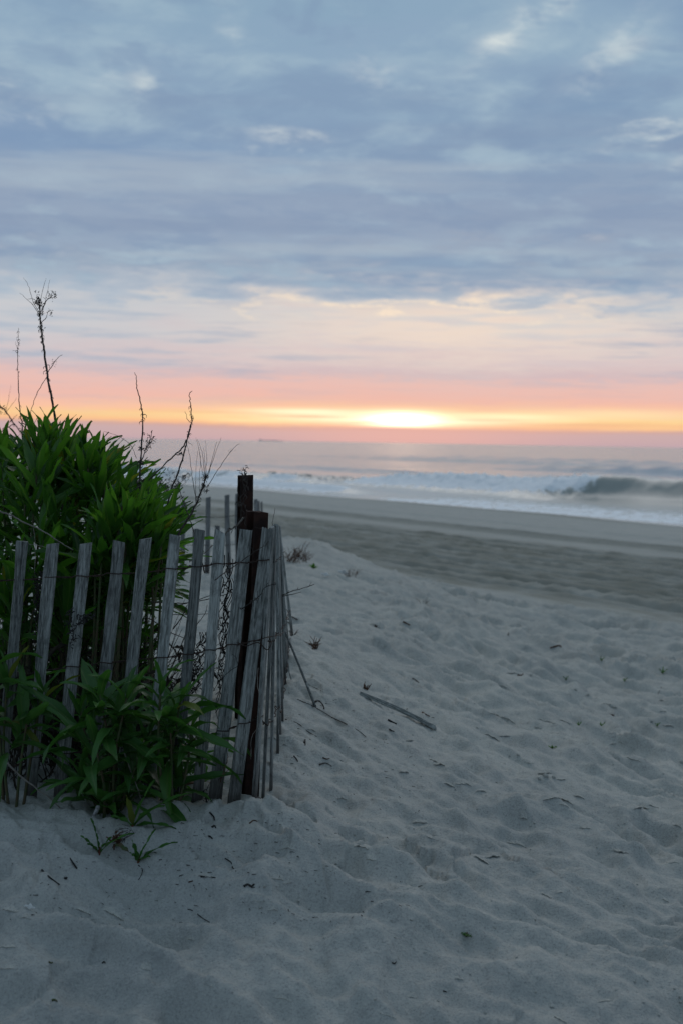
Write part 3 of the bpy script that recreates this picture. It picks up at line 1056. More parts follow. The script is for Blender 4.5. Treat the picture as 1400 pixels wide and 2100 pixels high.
short_post, sp_top, sp_base = beam('shorter rusty steel beam behind the corner of the slat fence', (528, 1049), 508, 1645, 4.45, math.radians(38), .050, .050)
tall_post, tp_top, tp_base = beam('taller rusty steel beam wrapped in a dead vine', (504, 974), 498, 1400, 5.3, math.radians(20), .048, .045)
mb = MB()
mb.tube(spline([at(524, 1081, 4.36), at(535, 1084, 4.37), at(546, 1082, 4.42)], 5), .0016, sides=4)
link('wire_tie', mb.mesh('wire_tie', M_WIRE), short_post)


# ------------------------------------------------------------------ leaves and plants
def leaf_arrays(L, W, droop, fold, twist=0.0, segs=8, side=0.0):
    vs, fs = [], []
    y = z = 0.0
    ang = 0.0
    step = L / segs
    rows = []
    for i in range(segs + 1):
        u = i / segs
        w = W * .5 * max(.02, (math.sin(math.pi * min(1, u ** .72 * 1.0)) ** .85 if u < 1 else .0) + (.16 if u < .12 else 0) * (1 - u / .12 if u < .12 else 0))
        tw = twist * u
        ct, stw = math.cos(tw), math.sin(tw)
        row = []
        xoff = side * u * u * L
        for k, q in enumerate((-1, -.5, 0, .5, 1)):
            lx = q * w
            lz = abs(q) ** 1.3 * w * fold + (.004 * math.sin(u * 14 + q * 2) * abs(q))
            row.append(len(vs))
            nx, nz = lx * ct - lz * stw, lx * stw + lz * ct
            vs.append((nx + xoff, y - nz * math.sin(ang), z + nz * math.cos(ang)))
        rows.append(row)
        ang = -droop * (u + .1) ** 1.25
        y += step * math.cos(ang)
        z += step * math.sin(ang)
    for i in range(segs):
        for k in range(4):
            fs.append((rows[i][k], rows[i][k + 1], rows[i + 1][k + 1], rows[i + 1][k]))
    return vs, fs


def leaf_set(mat, droops, widths, tag_):
    out = []
    for dr in droops:
        for w in widths:
            vs, fs = leaf_arrays(1.0 * .2, w, dr, random.uniform(.25, .55), random.uniform(-.5, .5), side=random.uniform(-.15, .15))
            mb = MB(); mb.v = [Vector(v) for v in vs]; mb.f = fs
            me = mb.mesh('leaf', mat, True)
            out.append((me, vs, fs))
    return out


LEAF_UP = leaf_set(M_LEAF, (.10, .25, .45, .75), (.025, .031, .037), 'up')
LEAF_LOW = leaf_set(M_LEAF2, (.2, .5, .85, 1.25), (.030, .036, .041), 'low')


def leaf_matrix(pos, direction, roll, scale):
    y = direction.normalized()
    up = Vector((0, 0, 1))
    x = y.cross(up)
    if x.length < 1e-3: x = Vector((1, 0, 0))
    x.normalize()
    z = x.cross(y)
    M = Matrix((x, y, z)).transposed().to_4x4() @ Matrix.Rotation(roll, 4, 'Y') @ Matrix.Scale(scale, 4)
    M.translation = pos
    return M


def head(plant, pos, axis, n, leaves, smin, smax, spread0, spread1, seglen, merged=None):
    """whorl of leaves round the end of a stem; axis = direction of the stem"""
    axis = axis.normalized()
    a = axis.cross(Vector((.3, .2, .9))).normalized()
    b = axis.cross(a)
    ph = random.uniform(0, 6.28)
    for i in range(n):
        u = i / max(1, n - 1)                         # 0 = lowest, 1 = top
        th = ph + i * 2.39996 + random.uniform(-.3, .3)
        sp = math.radians(spread0 + (spread1 - spread0) * u + random.uniform(-9, 9))
        d = axis * math.cos(sp) + (a * math.cos(th) + b * math.sin(th)) * math.sin(sp)
        p = pos - axis * (seglen * (1 - u))
        sc = random.uniform(smin, smax) * (1 - .45 * u ** 2.5)
        me, vs, fs = random.choice(leaves)
        M = leaf_matrix(p, d, random.uniform(-.5, .5), sc / .2)
        if merged is not None:
            merged.add(vs, fs, M)
        else:
            link('leaf', me, plant, M)


def in_poly(x, y, poly):
    c = False
    j = len(poly) - 1
    for i in range(len(poly)):
        xi, yi = poly[i]; xj, yj = poly[j]
        if (yi > y) != (yj > y) and x < (xj - xi) * (y - yi) / (yj - yi) + xi:
            c = not c
        j = i
    return c


def stem_obj(plant, a, b, r, mat=M_STEM, merged=None):
    mid = a.lerp(b, .5) + Vector((random.uniform(-.02, .02), random.uniform(-.02, .02), 0))
    pts = spline([a, mid, b], 4)
    if merged is not None:
        merged.tube(pts, r, r * .6, sides=5)
    else:
        mb = MB(); mb.tube(pts, r, r * .6, sides=5)
        link('stem', mb.mesh('stem', mat, True), plant)


TOPLINE = [(-60, 922), (0, 916), (60, 906), (110, 902), (165, 930), (215, 955), (250, 992), (290, 1032), (330, 1066), (365, 1100), (385, 1130)]


def topline(px):
    return float(np.interp(px, [p[0] for p in TOPLINE], [p[1] for p in TOPLINE]))


def build_bush():
    specs = [  # label, px range, number of heads, root px
        ('lush dark green leafy plant under the tallest dead stalk', -60, 110, 20, 20, 5.25),
        ('broad bright green leafy plant in the middle of the tall clump behind the fence', 95, 215, 20, 150, 5.3),
        ('leafy green plant with long blades leaning out towards the sea', 205, 300, 19, 225, 5.35),
        ('lower sprawling green plant at the seaward edge of the clump', 285, 350, 11, 295, 5.5)]
    for lab, x0, x1, nh, rx, Yr in specs:
        rb = at(rx, 1300, Yr); rb.z = ground(rb.x, Yr)
        pl = empty('leafy_plant', rb, lab, 'plant', 'tall green plants behind the fence')
        fill = MB(); stems = MB()
        for i in range(nh):
            px = x0 + (x1 - x0) * ((i + random.random()) / nh)
            tl = topline(px)
            if i % 3 == 0:
                py = tl + random.uniform(0, 22)
                Y = random.uniform(5.1, 5.9)
            else:
                lim = 1240 if px < 250 else (1130 if px < 320 else 1120)
                py = tl + (lim - tl) * random.random() ** 1.15
                Y = random.uniform(4.72, 5.25) if py > 1050 else random.uniform(4.85, 5.7)
            hp = at(px, py, Y)
            bx = at(rx + (px - rx) * .45, 1300, Y)
            base = Vector((bx.x, Y + random.uniform(-.1, .15), ground(bx.x, Y) - .03))
            if base.z > hp.z - .1: base.z = hp.z - .25
            lean = (px - 90) / 300
            ax = (hp - base).normalized() + Vector((.55 * max(0, lean) + random.uniform(-.16, .16), random.uniform(-.32, .12), .15 - .22 * max(0, lean)))
            stem_obj(pl, base, hp, .006)
            head(pl, hp, ax, 11, LEAF_UP, .18, .30, 56, 8, .19)
        for i in range(int(nh * 2.2)):
            px = random.uniform(x0, x1)
            lim = 1500 if px < 290 else 1150
            py = topline(px) + 40 + (lim - topline(px) - 40) * random.random()
            Y = random.uniform(5.0, 6.2)
            hp = at(px, py, Y)
            head(pl, hp, Vector((.3 * (px - 90) / 300 + random.uniform(-.2, .2), random.uniform(-.3, .2), 1)), 10, LEAF_UP, .13, .2, 82, 20, .2, merged=fill)
        o = link('foliage', fill.mesh('foliage', M_LEAF, True), pl)
        o['kind'] = 'stuff'


build_bush()
undergrowth()


def build_lower():
    specs = [
        ('dark green leafy plant poking between the slats nearest the photo edge', (20, 1640), 4.27,
         [(-25, 1345), (15, 1400), (85, 1425), (55, 1480)]),
        ('large dark green plant spilling over the sand in front of the fence slats', (225, 1690), 4.20,
         [(165, 1460), (205, 1425), (260, 1430), (195, 1530), (245, 1500), (205, 1620), (250, 1665), (170, 1590), (285, 1560), (245, 1630), (310, 1500)]),
        ('arching green plant between the slats near the fence corner', (345, 1665), 4.22,
         [(330, 1410), (370, 1440), (350, 1500), (395, 1490), (335, 1570), (375, 1585)])]
    for lab, (rx, ry), Yr, hs in specs:
        rb = at(rx, ry, Yr); rb.z = ground(rb.x, Yr)
        pl = empty('leafy_plant', rb, lab, 'plant', 'low green plants growing through the fence')
        for (px, py) in hs:
            Y = Yr + random.uniform(-.05, .09)
            hp = at(px, py, Y)
            bx = at(rx + (px - rx) * .35, 1650, Yr)
            base = Vector((bx.x, Yr + random.uniform(-.02, .05), ground(bx.x, Yr) - .03))
            ax = (hp - base).normalized() + Vector((.25 + random.uniform(-.3, .3), random.uniform(-.35, .0), .1))
            stem_obj(pl, base, hp, .0055)
            head(pl, hp, ax, 10, LEAF_LOW, .15, .275, 88, 14, .12)
        fill = MB()
        for i in range(int(len(hs) * (1.0 if rx > 100 else .3))):
            px, py = random.choice(hs)
            Y = Yr + random.uniform(.2, .45)
            hp = at(px + random.uniform(-50, 50), py + random.uniform(-60, 60), Y)
            head(pl, hp, Vector((random.uniform(-.4, .4), random.uniform(-.4, .2), 1)), 9, LEAF_LOW, .13, .2, 95, 20, .16, merged=fill)
        o = link('foliage', fill.mesh('foliage', M_LEAF2, True), pl)
        o['kind'] = 'stuff'


build_lower()


def rosette(px, py, leaves, label, name='seedling', stem=M_REDSTEM, s=1.0, group='young plants in the sand', mat=M_LEAF2):
    """leaves: (dx px, dy px, width m) tips relative to the base in photo pixels"""
    b = on_sand(px, py)
    r = empty(name, b, label, 'seedling', group)
    for dx, dy, w in leaves:
        tip = at(px + dx, py + dy, b.y - .01)
        v = tip - b
        v.y += random.uniform(-.03, .02)
        L = v.length
        me_v, me_f = leaf_arrays(L * 1.08, w, .55 if abs(dx) > abs(dy) else .25, .35, random.uniform(-.4, .4))
        M = leaf_matrix(b + v * .02, v + Vector((0, 0, L * .28 if abs(dx) > abs(dy) * .6 else 0)), 0, 1)
        mb = MB(); mb.add(me_v, me_f, M)
        link('leaf', mb.mesh('leaf', mat, True), r)
    mb = MB()
    mb.tube([b + Vector((0, 0, -.01)), b + Vector((.002, 0, .018 * s))], .0045 * s, .003 * s, sides=6)
    link('stem', mb.mesh('stem', stem), r)
    return r


rosette(203, 1750, [(-34, -34, .012), (-8, -66, .014), (66, -46, .014), (-22, -18, .008), (20, -34, .010)], 'small red stemmed seedling beside a withered brown clump below the fence')
rosette(283, 1768, [(72, -38, .017), (-6, -52, .014), (24, -62, .008), (-14, -20, .008), (24, -14, .007)], 'small seedling with one long arching leaf on the bare sand')
rosette(272, 1695, [(-42, -18, .022), (82, 8, .026), (112, -72, .030), (30, -90, .026), (-6, -70, .02), (60, -50, .026)], 'young leafy shoot with drooping leaf at the foot of the fence', group='young plants in the sand')
rosette(1358, 1382, [(-7, -12, .011), (8, -9, .011), (1, -15, .009), (10, 2, .009)], 'green sprout on the open sand, largest of the sprouts near the frame edge', s=.6, group='tiny sprouts on the open sand')
rosette(955, 1921, [(-10, -3, .009), (9, -4, .009), (2, -10, .009), (-4, -8, .007)], 'tiny green sprout alone on the closest sand', s=.6, group='tiny sprouts on the open sand')
rosette(1131, 1535, [(-9, -4, .009), (10, -2, .009), (1, -6, .008)], 'low flat green sprout on rippled sand below the crust edges', s=.6, group='tiny sprouts on the open sand')
for px, py, lab in ((1233, 1356, 'pair leaved pale sprout beyond the driftwood scraps, nearest the dried leaf'), (1280, 1398, 'thin dark sprout standing between the large sprout and the lone grass blade'),
                    (1186, 1489, 'tiny two leaved sprout beside the sandy clump'), (1232, 1490, 'tiny forked sprout just beyond the two leaved sprout'), (1347, 1490, 'faint sprout standing alone near the frame edge'), (1160, 1395, 'specklike sprout on the mid sand')):
    rosette(px, py, [(-5, -6, .006), (6, -7, .006), (0, -9, .005)], lab, s=.5, group='tiny sprouts on the open sand')
rosette(642, 1166, [(-9, -8, .03), (9, -4, .03), (2, -12, .03), (14, 1, .024)], 'bright green sprout beside the brown grass tuft on the dune', s=1, group='tiny sprouts on the open sand', mat=M_LEAF)


# ------------------------------------------------------------------ dead stalks
def pix_tube(mb, pts, Y, r0, r1, n=5, wob=.004, sides=5):
    P_ = [at(p[0], p[1], Y + (p[2] if len(p) > 2 else 0)) for p in pts]
    sp = spline(P_, n)
    sp = [sp[0]] + [p + Vector((random.uniform(-wob, wob) * .5, random.uniform(-wob, wob), random.uniform(-wob, wob) * .3)) for p in sp[1:-1]] + [sp[-1]]
    mb.tube(sp, r0, r1, sides=sides, jitter=.15)
    return sp


def curls(mb, path, n, size, lo=0.0, hi=1.0):
    """withered leaf curls and bracts along a stalk"""
    m = len(path)
    for _ in range(n):
        i = int(min(m - 2, max(0, random.uniform(lo, hi) * (m - 1))))
        p = path[i].lerp(path[i + 1], random.random())
        sd = random.choice((-1, 1))
        d = Vector((sd * random.uniform(.4, 1), random.uniform(-.6, .6), random.uniform(-.2, .7))).normalized()
        L = size * random.uniform(.4, 1.2)
        q = [p, p + d * L * .4 + Vector((0, 0, L * .1)), p + d * L * .75 - Vector((0, 0, L * .15)), p + d * L * .7 - Vector((0, 0, L * .6))]
        mb.tube(spline(q, 3), size * .10, size * .05, sides=4, jitter=.4)


def clot(mb, c, r, n, size):
    for _ in range(n):
        p = c + Vector((random.gauss(0, r), random.gauss(0, r), random.gauss(0, r)))
        d = Vector((random.uniform(-1, 1), random.uniform(-1, 1), random.uniform(-1, 1))).normalized() * size * random.uniform(.5, 1.3)
        mb.tube([p, p + d * .5 + Vector((0, 0, size * .15)), p + d], size * .16, size * .08, sides=4, jitter=.4)


def stalk(label, Y, main, r0, r1, branches=(), curl=(), clots=(), group='dead stalks rising above the plants', mat=M_DRY, name='dead_stalk'):
    root = empty(name, at(main[0][0], main[0][1], Y), label, 'dead stalk', group)
    mb = MB(); path = pix_tube(mb, main, Y, r0, r1)
    link('stem', mb.mesh('stem', mat, True), root)
    for bpts, b0, b1 in branches:
        mb = MB(); pix_tube(mb, bpts, Y, b0, b1, wob=.003, sides=4)
        link('branch', mb.mesh('branch', mat, True), root)
    if curl or clots:
        mb = MB()
        for n, size, lo, hi in curl: curls(mb, path, n, size, lo, hi)
        for (px, py, r, n, size) in clots: clot(mb, at(px, py, Y), r, n, size)
        o = link('dried_bracts', mb.mesh('dried_bracts', mat), root)
        o['kind'] = 'stuff'
    return root


k6 = 1 / 6.56
stalk('tallest dead stalk with a forked dry seed head against the clouds', 5.4,
      [(130, 1120), (122, 960), (117, 880), (110, 845), (102, 800), (96, 760), (90, 715), (86, 690), (83, 660), (81, 630), (78, 608)], .0058, .0026,
      [([(83, 652), (70, 628), (56, 614), (40, 600)], .0016, .0005), ([(80, 640), (68, 618), (60, 590), (48, 569)], .0014, .0005),
       ([(82, 625), (72, 615), (64, 612), (57, 613)], .0013, .0006), ([(84, 630), (86, 600), (95, 569)], .0014, .0004),
       ([(86, 648), (93, 615), (103, 572)], .0015, .0004), ([(86, 660), (95, 650), (98, 640), (105, 636)], .0015, .0007),
       ([(84, 640), (92, 622), (100, 612), (108, 610), (117, 604)], .0018, .0008),
       ([(98, 764), (110, 745), (120, 732), (128, 727)], .0016, .0006), ([(97, 770), (85, 790), (72, 815), (62, 850), (58, 880)], .0013, .0011)],
      [(26, .016, .35, .98), (26, .012, .75, 1.0)], [(80, 620, .010, 40, .010), (83, 645, .006, 16, .008), (103, 605, .009, 26, .008), (113, 604, .006, 14, .007), (103, 640, .006, 18, .007), (75, 603, .006, 10, .008), (84, 672, .005, 14, .009), (112, 742, .008, 16, .006)])
stalk('slender dead stalk standing alone close to the photo edge', 5.5,
      [(52, 1000), (46, 880), (42, 850), (38, 800), (36, 755), (36, 720), (37, 695), (38, 672)], .0026, .0007,
      [([(36, 726), (31, 719), (26, 719)], .0009, .0004), ([(36, 715), (33, 705), (32, 700)], .0009, .0004), ([(44, 868), (50, 858), (56, 850)], .0012, .0006)],
      [(24, .009, .5, .95), (10, .012, .1, .4)])
stalk('thin dark stalk with shrivelled leaves at the middle of the clump edge', 5.1,
      [(292, 1120), (288, 1040), (287, 985), (290, 930), (293, 870), (289, 830), (281, 795), (280, 775), (276, 764)], .0042, .0009,
      [([(280, 940), (270, 915), (245, 895), (213, 884)], .0012, .0006), ([(290, 945), (300, 920), (308, 900), (313, 882)], .0018, .001)],
      [(30, .016, .12, .62)], [(308, 902, .009, 26, .010), (304, 918, .008, 18, .010), (289, 950, .006, 20, .012), (290, 920, .004, 10, .012), (287, 990, .006, 18, .014)])
stalk('dark stalk forked into two leaning stems joined under a curled tip', 5.0,
      [(335, 1080), (350, 1010), (364, 975), (376, 935), (386, 895), (393, 865), (393, 850), (390, 822), (389, 808), (394, 801)], .0036, .0010,
      [([(392, 870), (384, 900), (374, 918), (362, 930), (345, 945), (325, 965), (300, 988), (275, 1005)], .0026, .0022), ([(391, 867), (384, 858), (383, 850), (379, 843)], .0012, .0006),
       ([(386, 908), (392, 910), (396, 914)], .0008, .0005), ([(393, 866), (396, 872)], .001, .0005)],
      [(26, .010, .2, .75)], [(370, 932, .004, 8, .011), (388, 890, .003, 8, .008)])
stalk('fan shaped dead stalk with many thin upright twigs beside the tall post', 4.75,
      [(352, 1125), (372, 1085), (392, 1055), (404, 1030), (412, 1010), (420, 985), (422, 975)], .0042, .0022,
      [([(420, 985), (414, 960), (410, 930), (402, 897)], .0011, .0004), ([(421, 980), (416, 935), (411, 915), (405, 900)], .0010, .0004), ([(422, 978), (420, 945), (418, 918)], .0010, .0004),
       ([(422, 978), (424, 940), (422, 903)], .0010, .0004), ([(424, 978), (434, 945), (445, 906)], .0011, .0005), ([(425, 980), (438, 940), (454, 897)], .0010, .0004),
       ([(424, 1000), (440, 975), (460, 945), (480, 918), (492, 909)], .0013, .0004), ([(404, 1030), (396, 985), (390, 940), (386, 918)], .0012, .0006), ([(402, 1035), (402, 985), (405, 925)], .0010, .0005),
       ([(410, 1010), (409, 980), (411, 950), (408, 918)], .0009, .0004)],
      [(40, .011, .3, 1.0)], [(421, 978, .005, 22, .008), (417, 998, .005, 20, .009), (424, 1006, .004, 8, .010), (475, 926, .006, 10, .004)])
stalk('wiry dead stem crossing low behind the slats by the fan shaped stalk', 4.6,
      [(420, 1175), (408, 1130), (398, 1095), (388, 1060), (375, 1025), (365, 1000), (352, 985)], .0022, .0008, [([(405, 1125), (404, 1150), (402, 1180)], .002, .001)], [(16, .012, .1, .8)], [(405, 1130, .006, 30, .010), (402, 1150, .006, 20, .012)])
# blurred dry brush further off at the edge
stalk('blurred dry reed leaning at the very edge beyond the green clump', 7.6, [(-30, 815), (0, 832), (15, 848), (30, 870), (45, 890)], .004, .003,
      [([(12, 845), (18, 815), (22, 790)], .0012, .0005), ([(8, 850), (28, 825), (34, 815)], .0012, .0005), ([(5, 880), (25, 860), (35, 850)], .002, .001), ([(-10, 895), (10, 880), (30, 868)], .003, .002)],
      [(14, .02, 0, 1)], [(2, 838, .012, 14, .014)])
stalk('hazy dark brush of dead twigs beyond the clump in front of the surf', 8.5, [(320, 1050), (350, 1010), (375, 985), (385, 970)], .003, .001,
      [([(350, 1010), (350, 985), (345, 960)], .0014, .0005), ([(360, 1002), (380, 990), (395, 968)], .0014, .0006), ([(340, 1025), (365, 1005), (378, 1000)], .0014, .0006), ([(330, 1030), (325, 1000), (322, 980)], .002, .001)],
      [(26, .03, .2, 1)], [(355, 990, .03, 40, .02), (330, 1000, .03, 60, .03), (305, 1000, .03, 60, .03)])


# ------------------------------------------------------------------ vines and twigs about the fence
def curly(mb, a, b, n, amp, r, loops=3):
    pts = []
    for i in range(n + 1):
        u = i / n
        p = a.lerp(b, u)
        pts.append(p + Vector((amp * math.sin(u * loops * 6.28 + random.uniform(-.6, .6)) * random.uniform(.4, 1), random.uniform(-amp, amp) * .6, amp * .5 * math.cos(u * loops * 5 + random.random()))))
    mb.tube(spline(pts, 3), r, r * .7, sides=4, jitter=.3)


def vine(label, strands, name='dead_vine', group='dead vines tangled on the fence', mat=M_BLACK, loose=0, cat='vine', bits=0):
    root = None
    allp = []
    for (a, b, n, amp, r, loops) in strands:
        if root is None:
            root = empty(name, a, label, cat, group)
        mb = MB(); curly(mb, a, b, n, amp, r, loops)
        link('strand', mb.mesh('strand', mat, True), root)
        allp.append((a, b))
    if bits:
        mb = MB()
        for _ in range(bits):
            a, b = random.choice(allp)
            p = a.lerp(b, random.random())
            clot(mb, p, .007, 2, .014)
        o = link('withered_leaves', mb.mesh('withered_leaves', mat), root)
        o['kind'] = 'stuff'
    return root


S = []
for i in range(8):
    x = 462 + random.uniform(-8, 8)
    S.append((at(x + random.uniform(-4, 10), 1130 + random.uniform(0, 60), 4.42), at(x - random.uniform(0, 22), 1490 - random.uniform(0, 90), 4.42), 16, .012, .0016, random.uniform(3, 6)))
vine('matted black vine hanging between the two slats before the corner', S, bits=45)
S = []
for i in range(7):
    S.append((at(82 + random.uniform(-12, 12), 1175, 4.42), at(78 + random.uniform(-14, 10), 1290 + random.uniform(-20, 30), 4.43), 12, .011, .0016, random.uniform(2, 4)))
vine('dark clump of withered vine hung between the second and third slats', S, bits=50)
S = []
for i in range(6):
    S.append((at(420 + random.uniform(-10, 10), 1300, 4.46), at(398 + random.uniform(-14, 14), 1420, 4.46), 12, .012, .0015, random.uniform(2, 5)))
vine('knotted dead vine low between the seventh and eighth slats', S, bits=36)
S = [(at(495, 1330, 5.2), at(492, 985, 5.22), 14, .010, .0016, 4), (at(512, 1200, 5.2), at(500, 975, 5.22), 14, .012, .0014, 5), (at(498, 1060, 5.2), at(505, 968, 5.2), 10, .012, .0012, 3),
     (at(500, 1000, 5.2), at(491, 1040, 5.2), 8, .010, .0010, 1.5), (at(504, 985, 5.25), at(505, 958, 5.25), 6, .004, .001, 1), (at(500, 982, 5.25), at(496, 960, 5.25), 6, .004, .001, 1)]
vine('grey dry vine wrapped round the tall rusty post', S, mat=M_DRY, bits=26)
S = [(at(140, 1255, 4.35), at(150, 1330, 4.35), 10, .010, .0016, 2), (at(175, 1262, 4.34), at(143, 1300, 4.34), 8, .008, .0016, 2), (at(170, 1270, 4.34), at(195, 1262, 4.34), 6, .006, .0012, 2)]
vine('small dead vine wound on the slat behind the pointed leaf', S, bits=40)


def twig(label, Y, pts, r0, r1, mat=M_DRYPALE, branches=(), name='dead_twig', group='dead twigs caught in the fence', bits=0):
    root = empty(name, at(pts[0][0], pts[0][1], Y), label, 'twig', group)
    mb = MB(); path = pix_tube(mb, pts, Y, r0, r1, wob=.003)
    link('stem', mb.mesh('stem', mat, True), root)
    for bp, b0, b1 in branches:
        mb = MB(); pix_tube(mb, bp, Y, b0, b1, wob=.002, sides=4)
        link('branch', mb.mesh('branch', mat, True), root)
    if bits:
        mb = MB(); curls(mb, path, bits, .014)
        o = link('withered_leaves', mb.mesh('withered_leaves', M_DRY), root); o['kind'] = 'stuff'
    return root


twig('long pale bowed twig across the leaves above the first slats', 4.6, [(0, 1048), (25, 1058), (55, 1074), (90, 1090), (120, 1110), (150, 1128)], .0030, .0018, branches=[([(68, 1078), (72, 1120), (70, 1180)], .0012, .0008), ([(50, 1115), (75, 1118), (100, 1124)], .0010, .0008)])
twig('pale woody twig sprawling from the tall post down behind two slats', 4.45, [(500, 1062), (488, 1075), (478, 1083), (464, 1092), (455, 1110)], .0034, .0026, branches=[([(478, 1083), (474, 1094)], .0016, .001), ([(436, 1118), (420, 1134), (412, 1140)], .002, .0012)], bits=12)
twig('grey twigs fanned out low behind the sixth and seventh slats', 4.62, [(310, 1235), (350, 1237), (390, 1236), (430, 1228), (480, 1214)], .0022, .0012, branches=[([(330, 1245), (380, 1238), (430, 1222)], .0018, .0012), ([(345, 1260), (380, 1261), (430, 1259)], .0018, .001), ([(355, 1290), (370, 1270), (385, 1240)], .0024, .0012), ([(300, 1265), (325, 1280), (345, 1295), (380, 1310)], .0024, .0016), ([(400, 1285), (420, 1260), (425, 1240)], .0012, .0008)], mat=M_DRY)
twig('thin twig rising diagonally across the short rusty post', 4.26, [(440, 1190), (470, 1168), (500, 1148), (525, 1130), (545, 1118), (552, 1110)], .0016, .0009, mat=M_DRY, branches=[([(520, 1132), (515, 1122), (510, 1118)], .001, .0006), ([(540, 1120), (545, 1108)], .0009, .0005)])
twig('bristly twig poking out over the open sand past the fence', 5.6, [(545, 1228), (575, 1222), (600, 1212), (620, 1207), (645, 1198)], .0026, .0012, mat=M_DRY, branches=[([(575, 1224), (600, 1219), (618, 1214)], .0020, .0010), ([(610, 1210), (612, 1204)], .001, .0006), ([(635, 1201), (639, 1194)], .001, .0006), ([(590, 1216), (594, 1210)], .001, .0006)])
twig('single hair thin stem standing up at the fence corner', 4.5, [(557, 1090), (559, 1072), (562, 1055), (564, 1042)], .0011, .0005, mat=M_DRY)
twig('dark leafy twig climbing the wire along the short post', 4.23, [(495, 1250), (512, 1238), (530, 1225), (545, 1205), (565, 1198)], .0014, .0009, mat=M_BLACK, branches=[([(545, 1205), (550, 1195)], .001, .0006), ([(530, 1225), (528, 1212)], .001, .0006)], bits=14)
twig('thin vine twig looped across the ninth slat', 4.27, [(455, 1395), (462, 1385), (473, 1375), (487, 1366), (485, 1350), (476, 1342)], .0012, .0008, mat=M_BLACK)
twig('pale root curling down beside the corner slat', 4.22, [(530, 1370), (528, 1400), (534, 1450), (528, 1490), (518, 1510), (515, 1535), (515, 1558)], .0011, .0007)
twig('pale stick leaning on the fence foot among the first slats', 4.20, [(15, 1565), (40, 1590), (75, 1618), (105, 1640), (135, 1672)], .0030, .0020)
twig('straw coloured stalk hanging down amid the broad dark leaves', 4.16, [(255, 1545), (265, 1572), (275, 1600), (290, 1640)], .0022, .0014)
twig('short reddish dry stems at the foot of the ninth slat', 4.27, [(452, 1605), (460, 1580), (466, 1560), (468, 1545)], .0018, .0008, mat=M_BROWN, branches=[([(448, 1600), (458, 1590), (470, 1578)], .0014, .0008)])
twig('mossy dead root tuft between the eighth and ninth slats', 4.24, [(418, 1622), (425, 1645), (432, 1662), (438, 1676)], .0035, .0018, mat=M_BLACK, branches=[([(420, 1630), (430, 1635), (436, 1650)], .0015, .0008), ([(422, 1625), (428, 1612), (432, 1605)], .0012, .0008), ([(415, 1640), (428, 1648), (436, 1640)], .0012, .0008)], bits=40)
twig('whitish peeling stick at the base of the big plant', 4.12, [(201, 1655), (192, 1678), (183, 1700), (178, 1712)], .0065, .0045, mat=M_BIRCH)

mb = MB()
Mx = Matrix.Rotation(.06, 3, 'Y') @ Matrix.Rotation(.1, 3, 'Z')
c0 = at(408, 1622, 4.48)
mb.box(c0, .14, .02, .055, Mx); 
bd = link('buried_board', mb.mesh('buried_board', M_BRICK)); tag(bd, 'brown scrap of board half buried behind the eighth and ninth slats', 'board')
# white marker behind the bush
root = empty('marker_post', at(333, 1150, 11.6), 'pale white post glimpsed through the leaves beyond the clump', 'post')
b0 = at(334, 1150, 11.6); t0 = at(334, 1030, 11.6)
mb = MB(); mb.box((b0 + t0) / 2 + Vector((0, 0, -.1)), .07, .05, (t0 - b0).length + .2)
link('shaft', mb.mesh('shaft', M_POSTWHITE), root)
mb = MB(); mb.box(t0 + Vector((0, 0, .012)), .082, .06, .024)
link('cap', mb.mesh('cap', M_POSTWHITE), root)


# ------------------------------------------------------------------ things lying on the sand
def lying(name, label, cat, pts, r0, r1, mat, lift=.6, group=None, branches=(), wob=.001, sides=5):
    P_ = [on_sand(p[0], p[1]) + Vector((0, 0, r0 * lift)) for p in pts]
    mb = MB()
    mb.tube(spline(P_, 4), r0, r1, sides=sides, jitter=.2)
    root = empty(name, P_[0], label, cat, group) if branches else None
    if root is None:
        o = link(name, mb.mesh(name, mat, True)); tag(o, label, cat, group)
        return o
    link('stem', mb.mesh('stem', mat, True), root)
    for bp, b0, b1 in branches:
        B_ = [on_sand(p[0], p[1]) + Vector((0, 0, b0 * .6 + (p[2] if len(p) > 2 else 0))) for p in bp]
        mb = MB(); mb.tube(spline(B_, 3), b0, b1, sides=4, jitter=.2)
        link('branch', mb.mesh('branch', mat, True), root)
    return root


# fallen slat
a = on_sand(738, 1424); b = on_sand(893, 1497)
up_ = max(ground(a.lerp(b, q / 20).x, a.lerp(b, q / 20).y) - a.lerp(b, q / 20).z for q in range(1, 20))
a.z += up_ + .004; b.z += up_ * .7 + .002
me = slat_mesh((b - a).length, .017, .012, -.5, M_WOOD)
M = frame_from(a, b, 0)
zax = (b - a).normalized(); yv = Vector((0, 0, 1)); yv = (yv - zax * yv.dot(zax)).normalized(); xv = yv.cross(zax)
rotM = Matrix((xv, yv, zax)).transposed().to_4x4() @ Matrix.Rotation(1.15, 4, 'Z')
rotM.translation = a
fs = link('fallen_slat', me, None, rotM)
tag(fs, 'loose grey fence slat lying half sunk on the dune slope', 'fence slat')

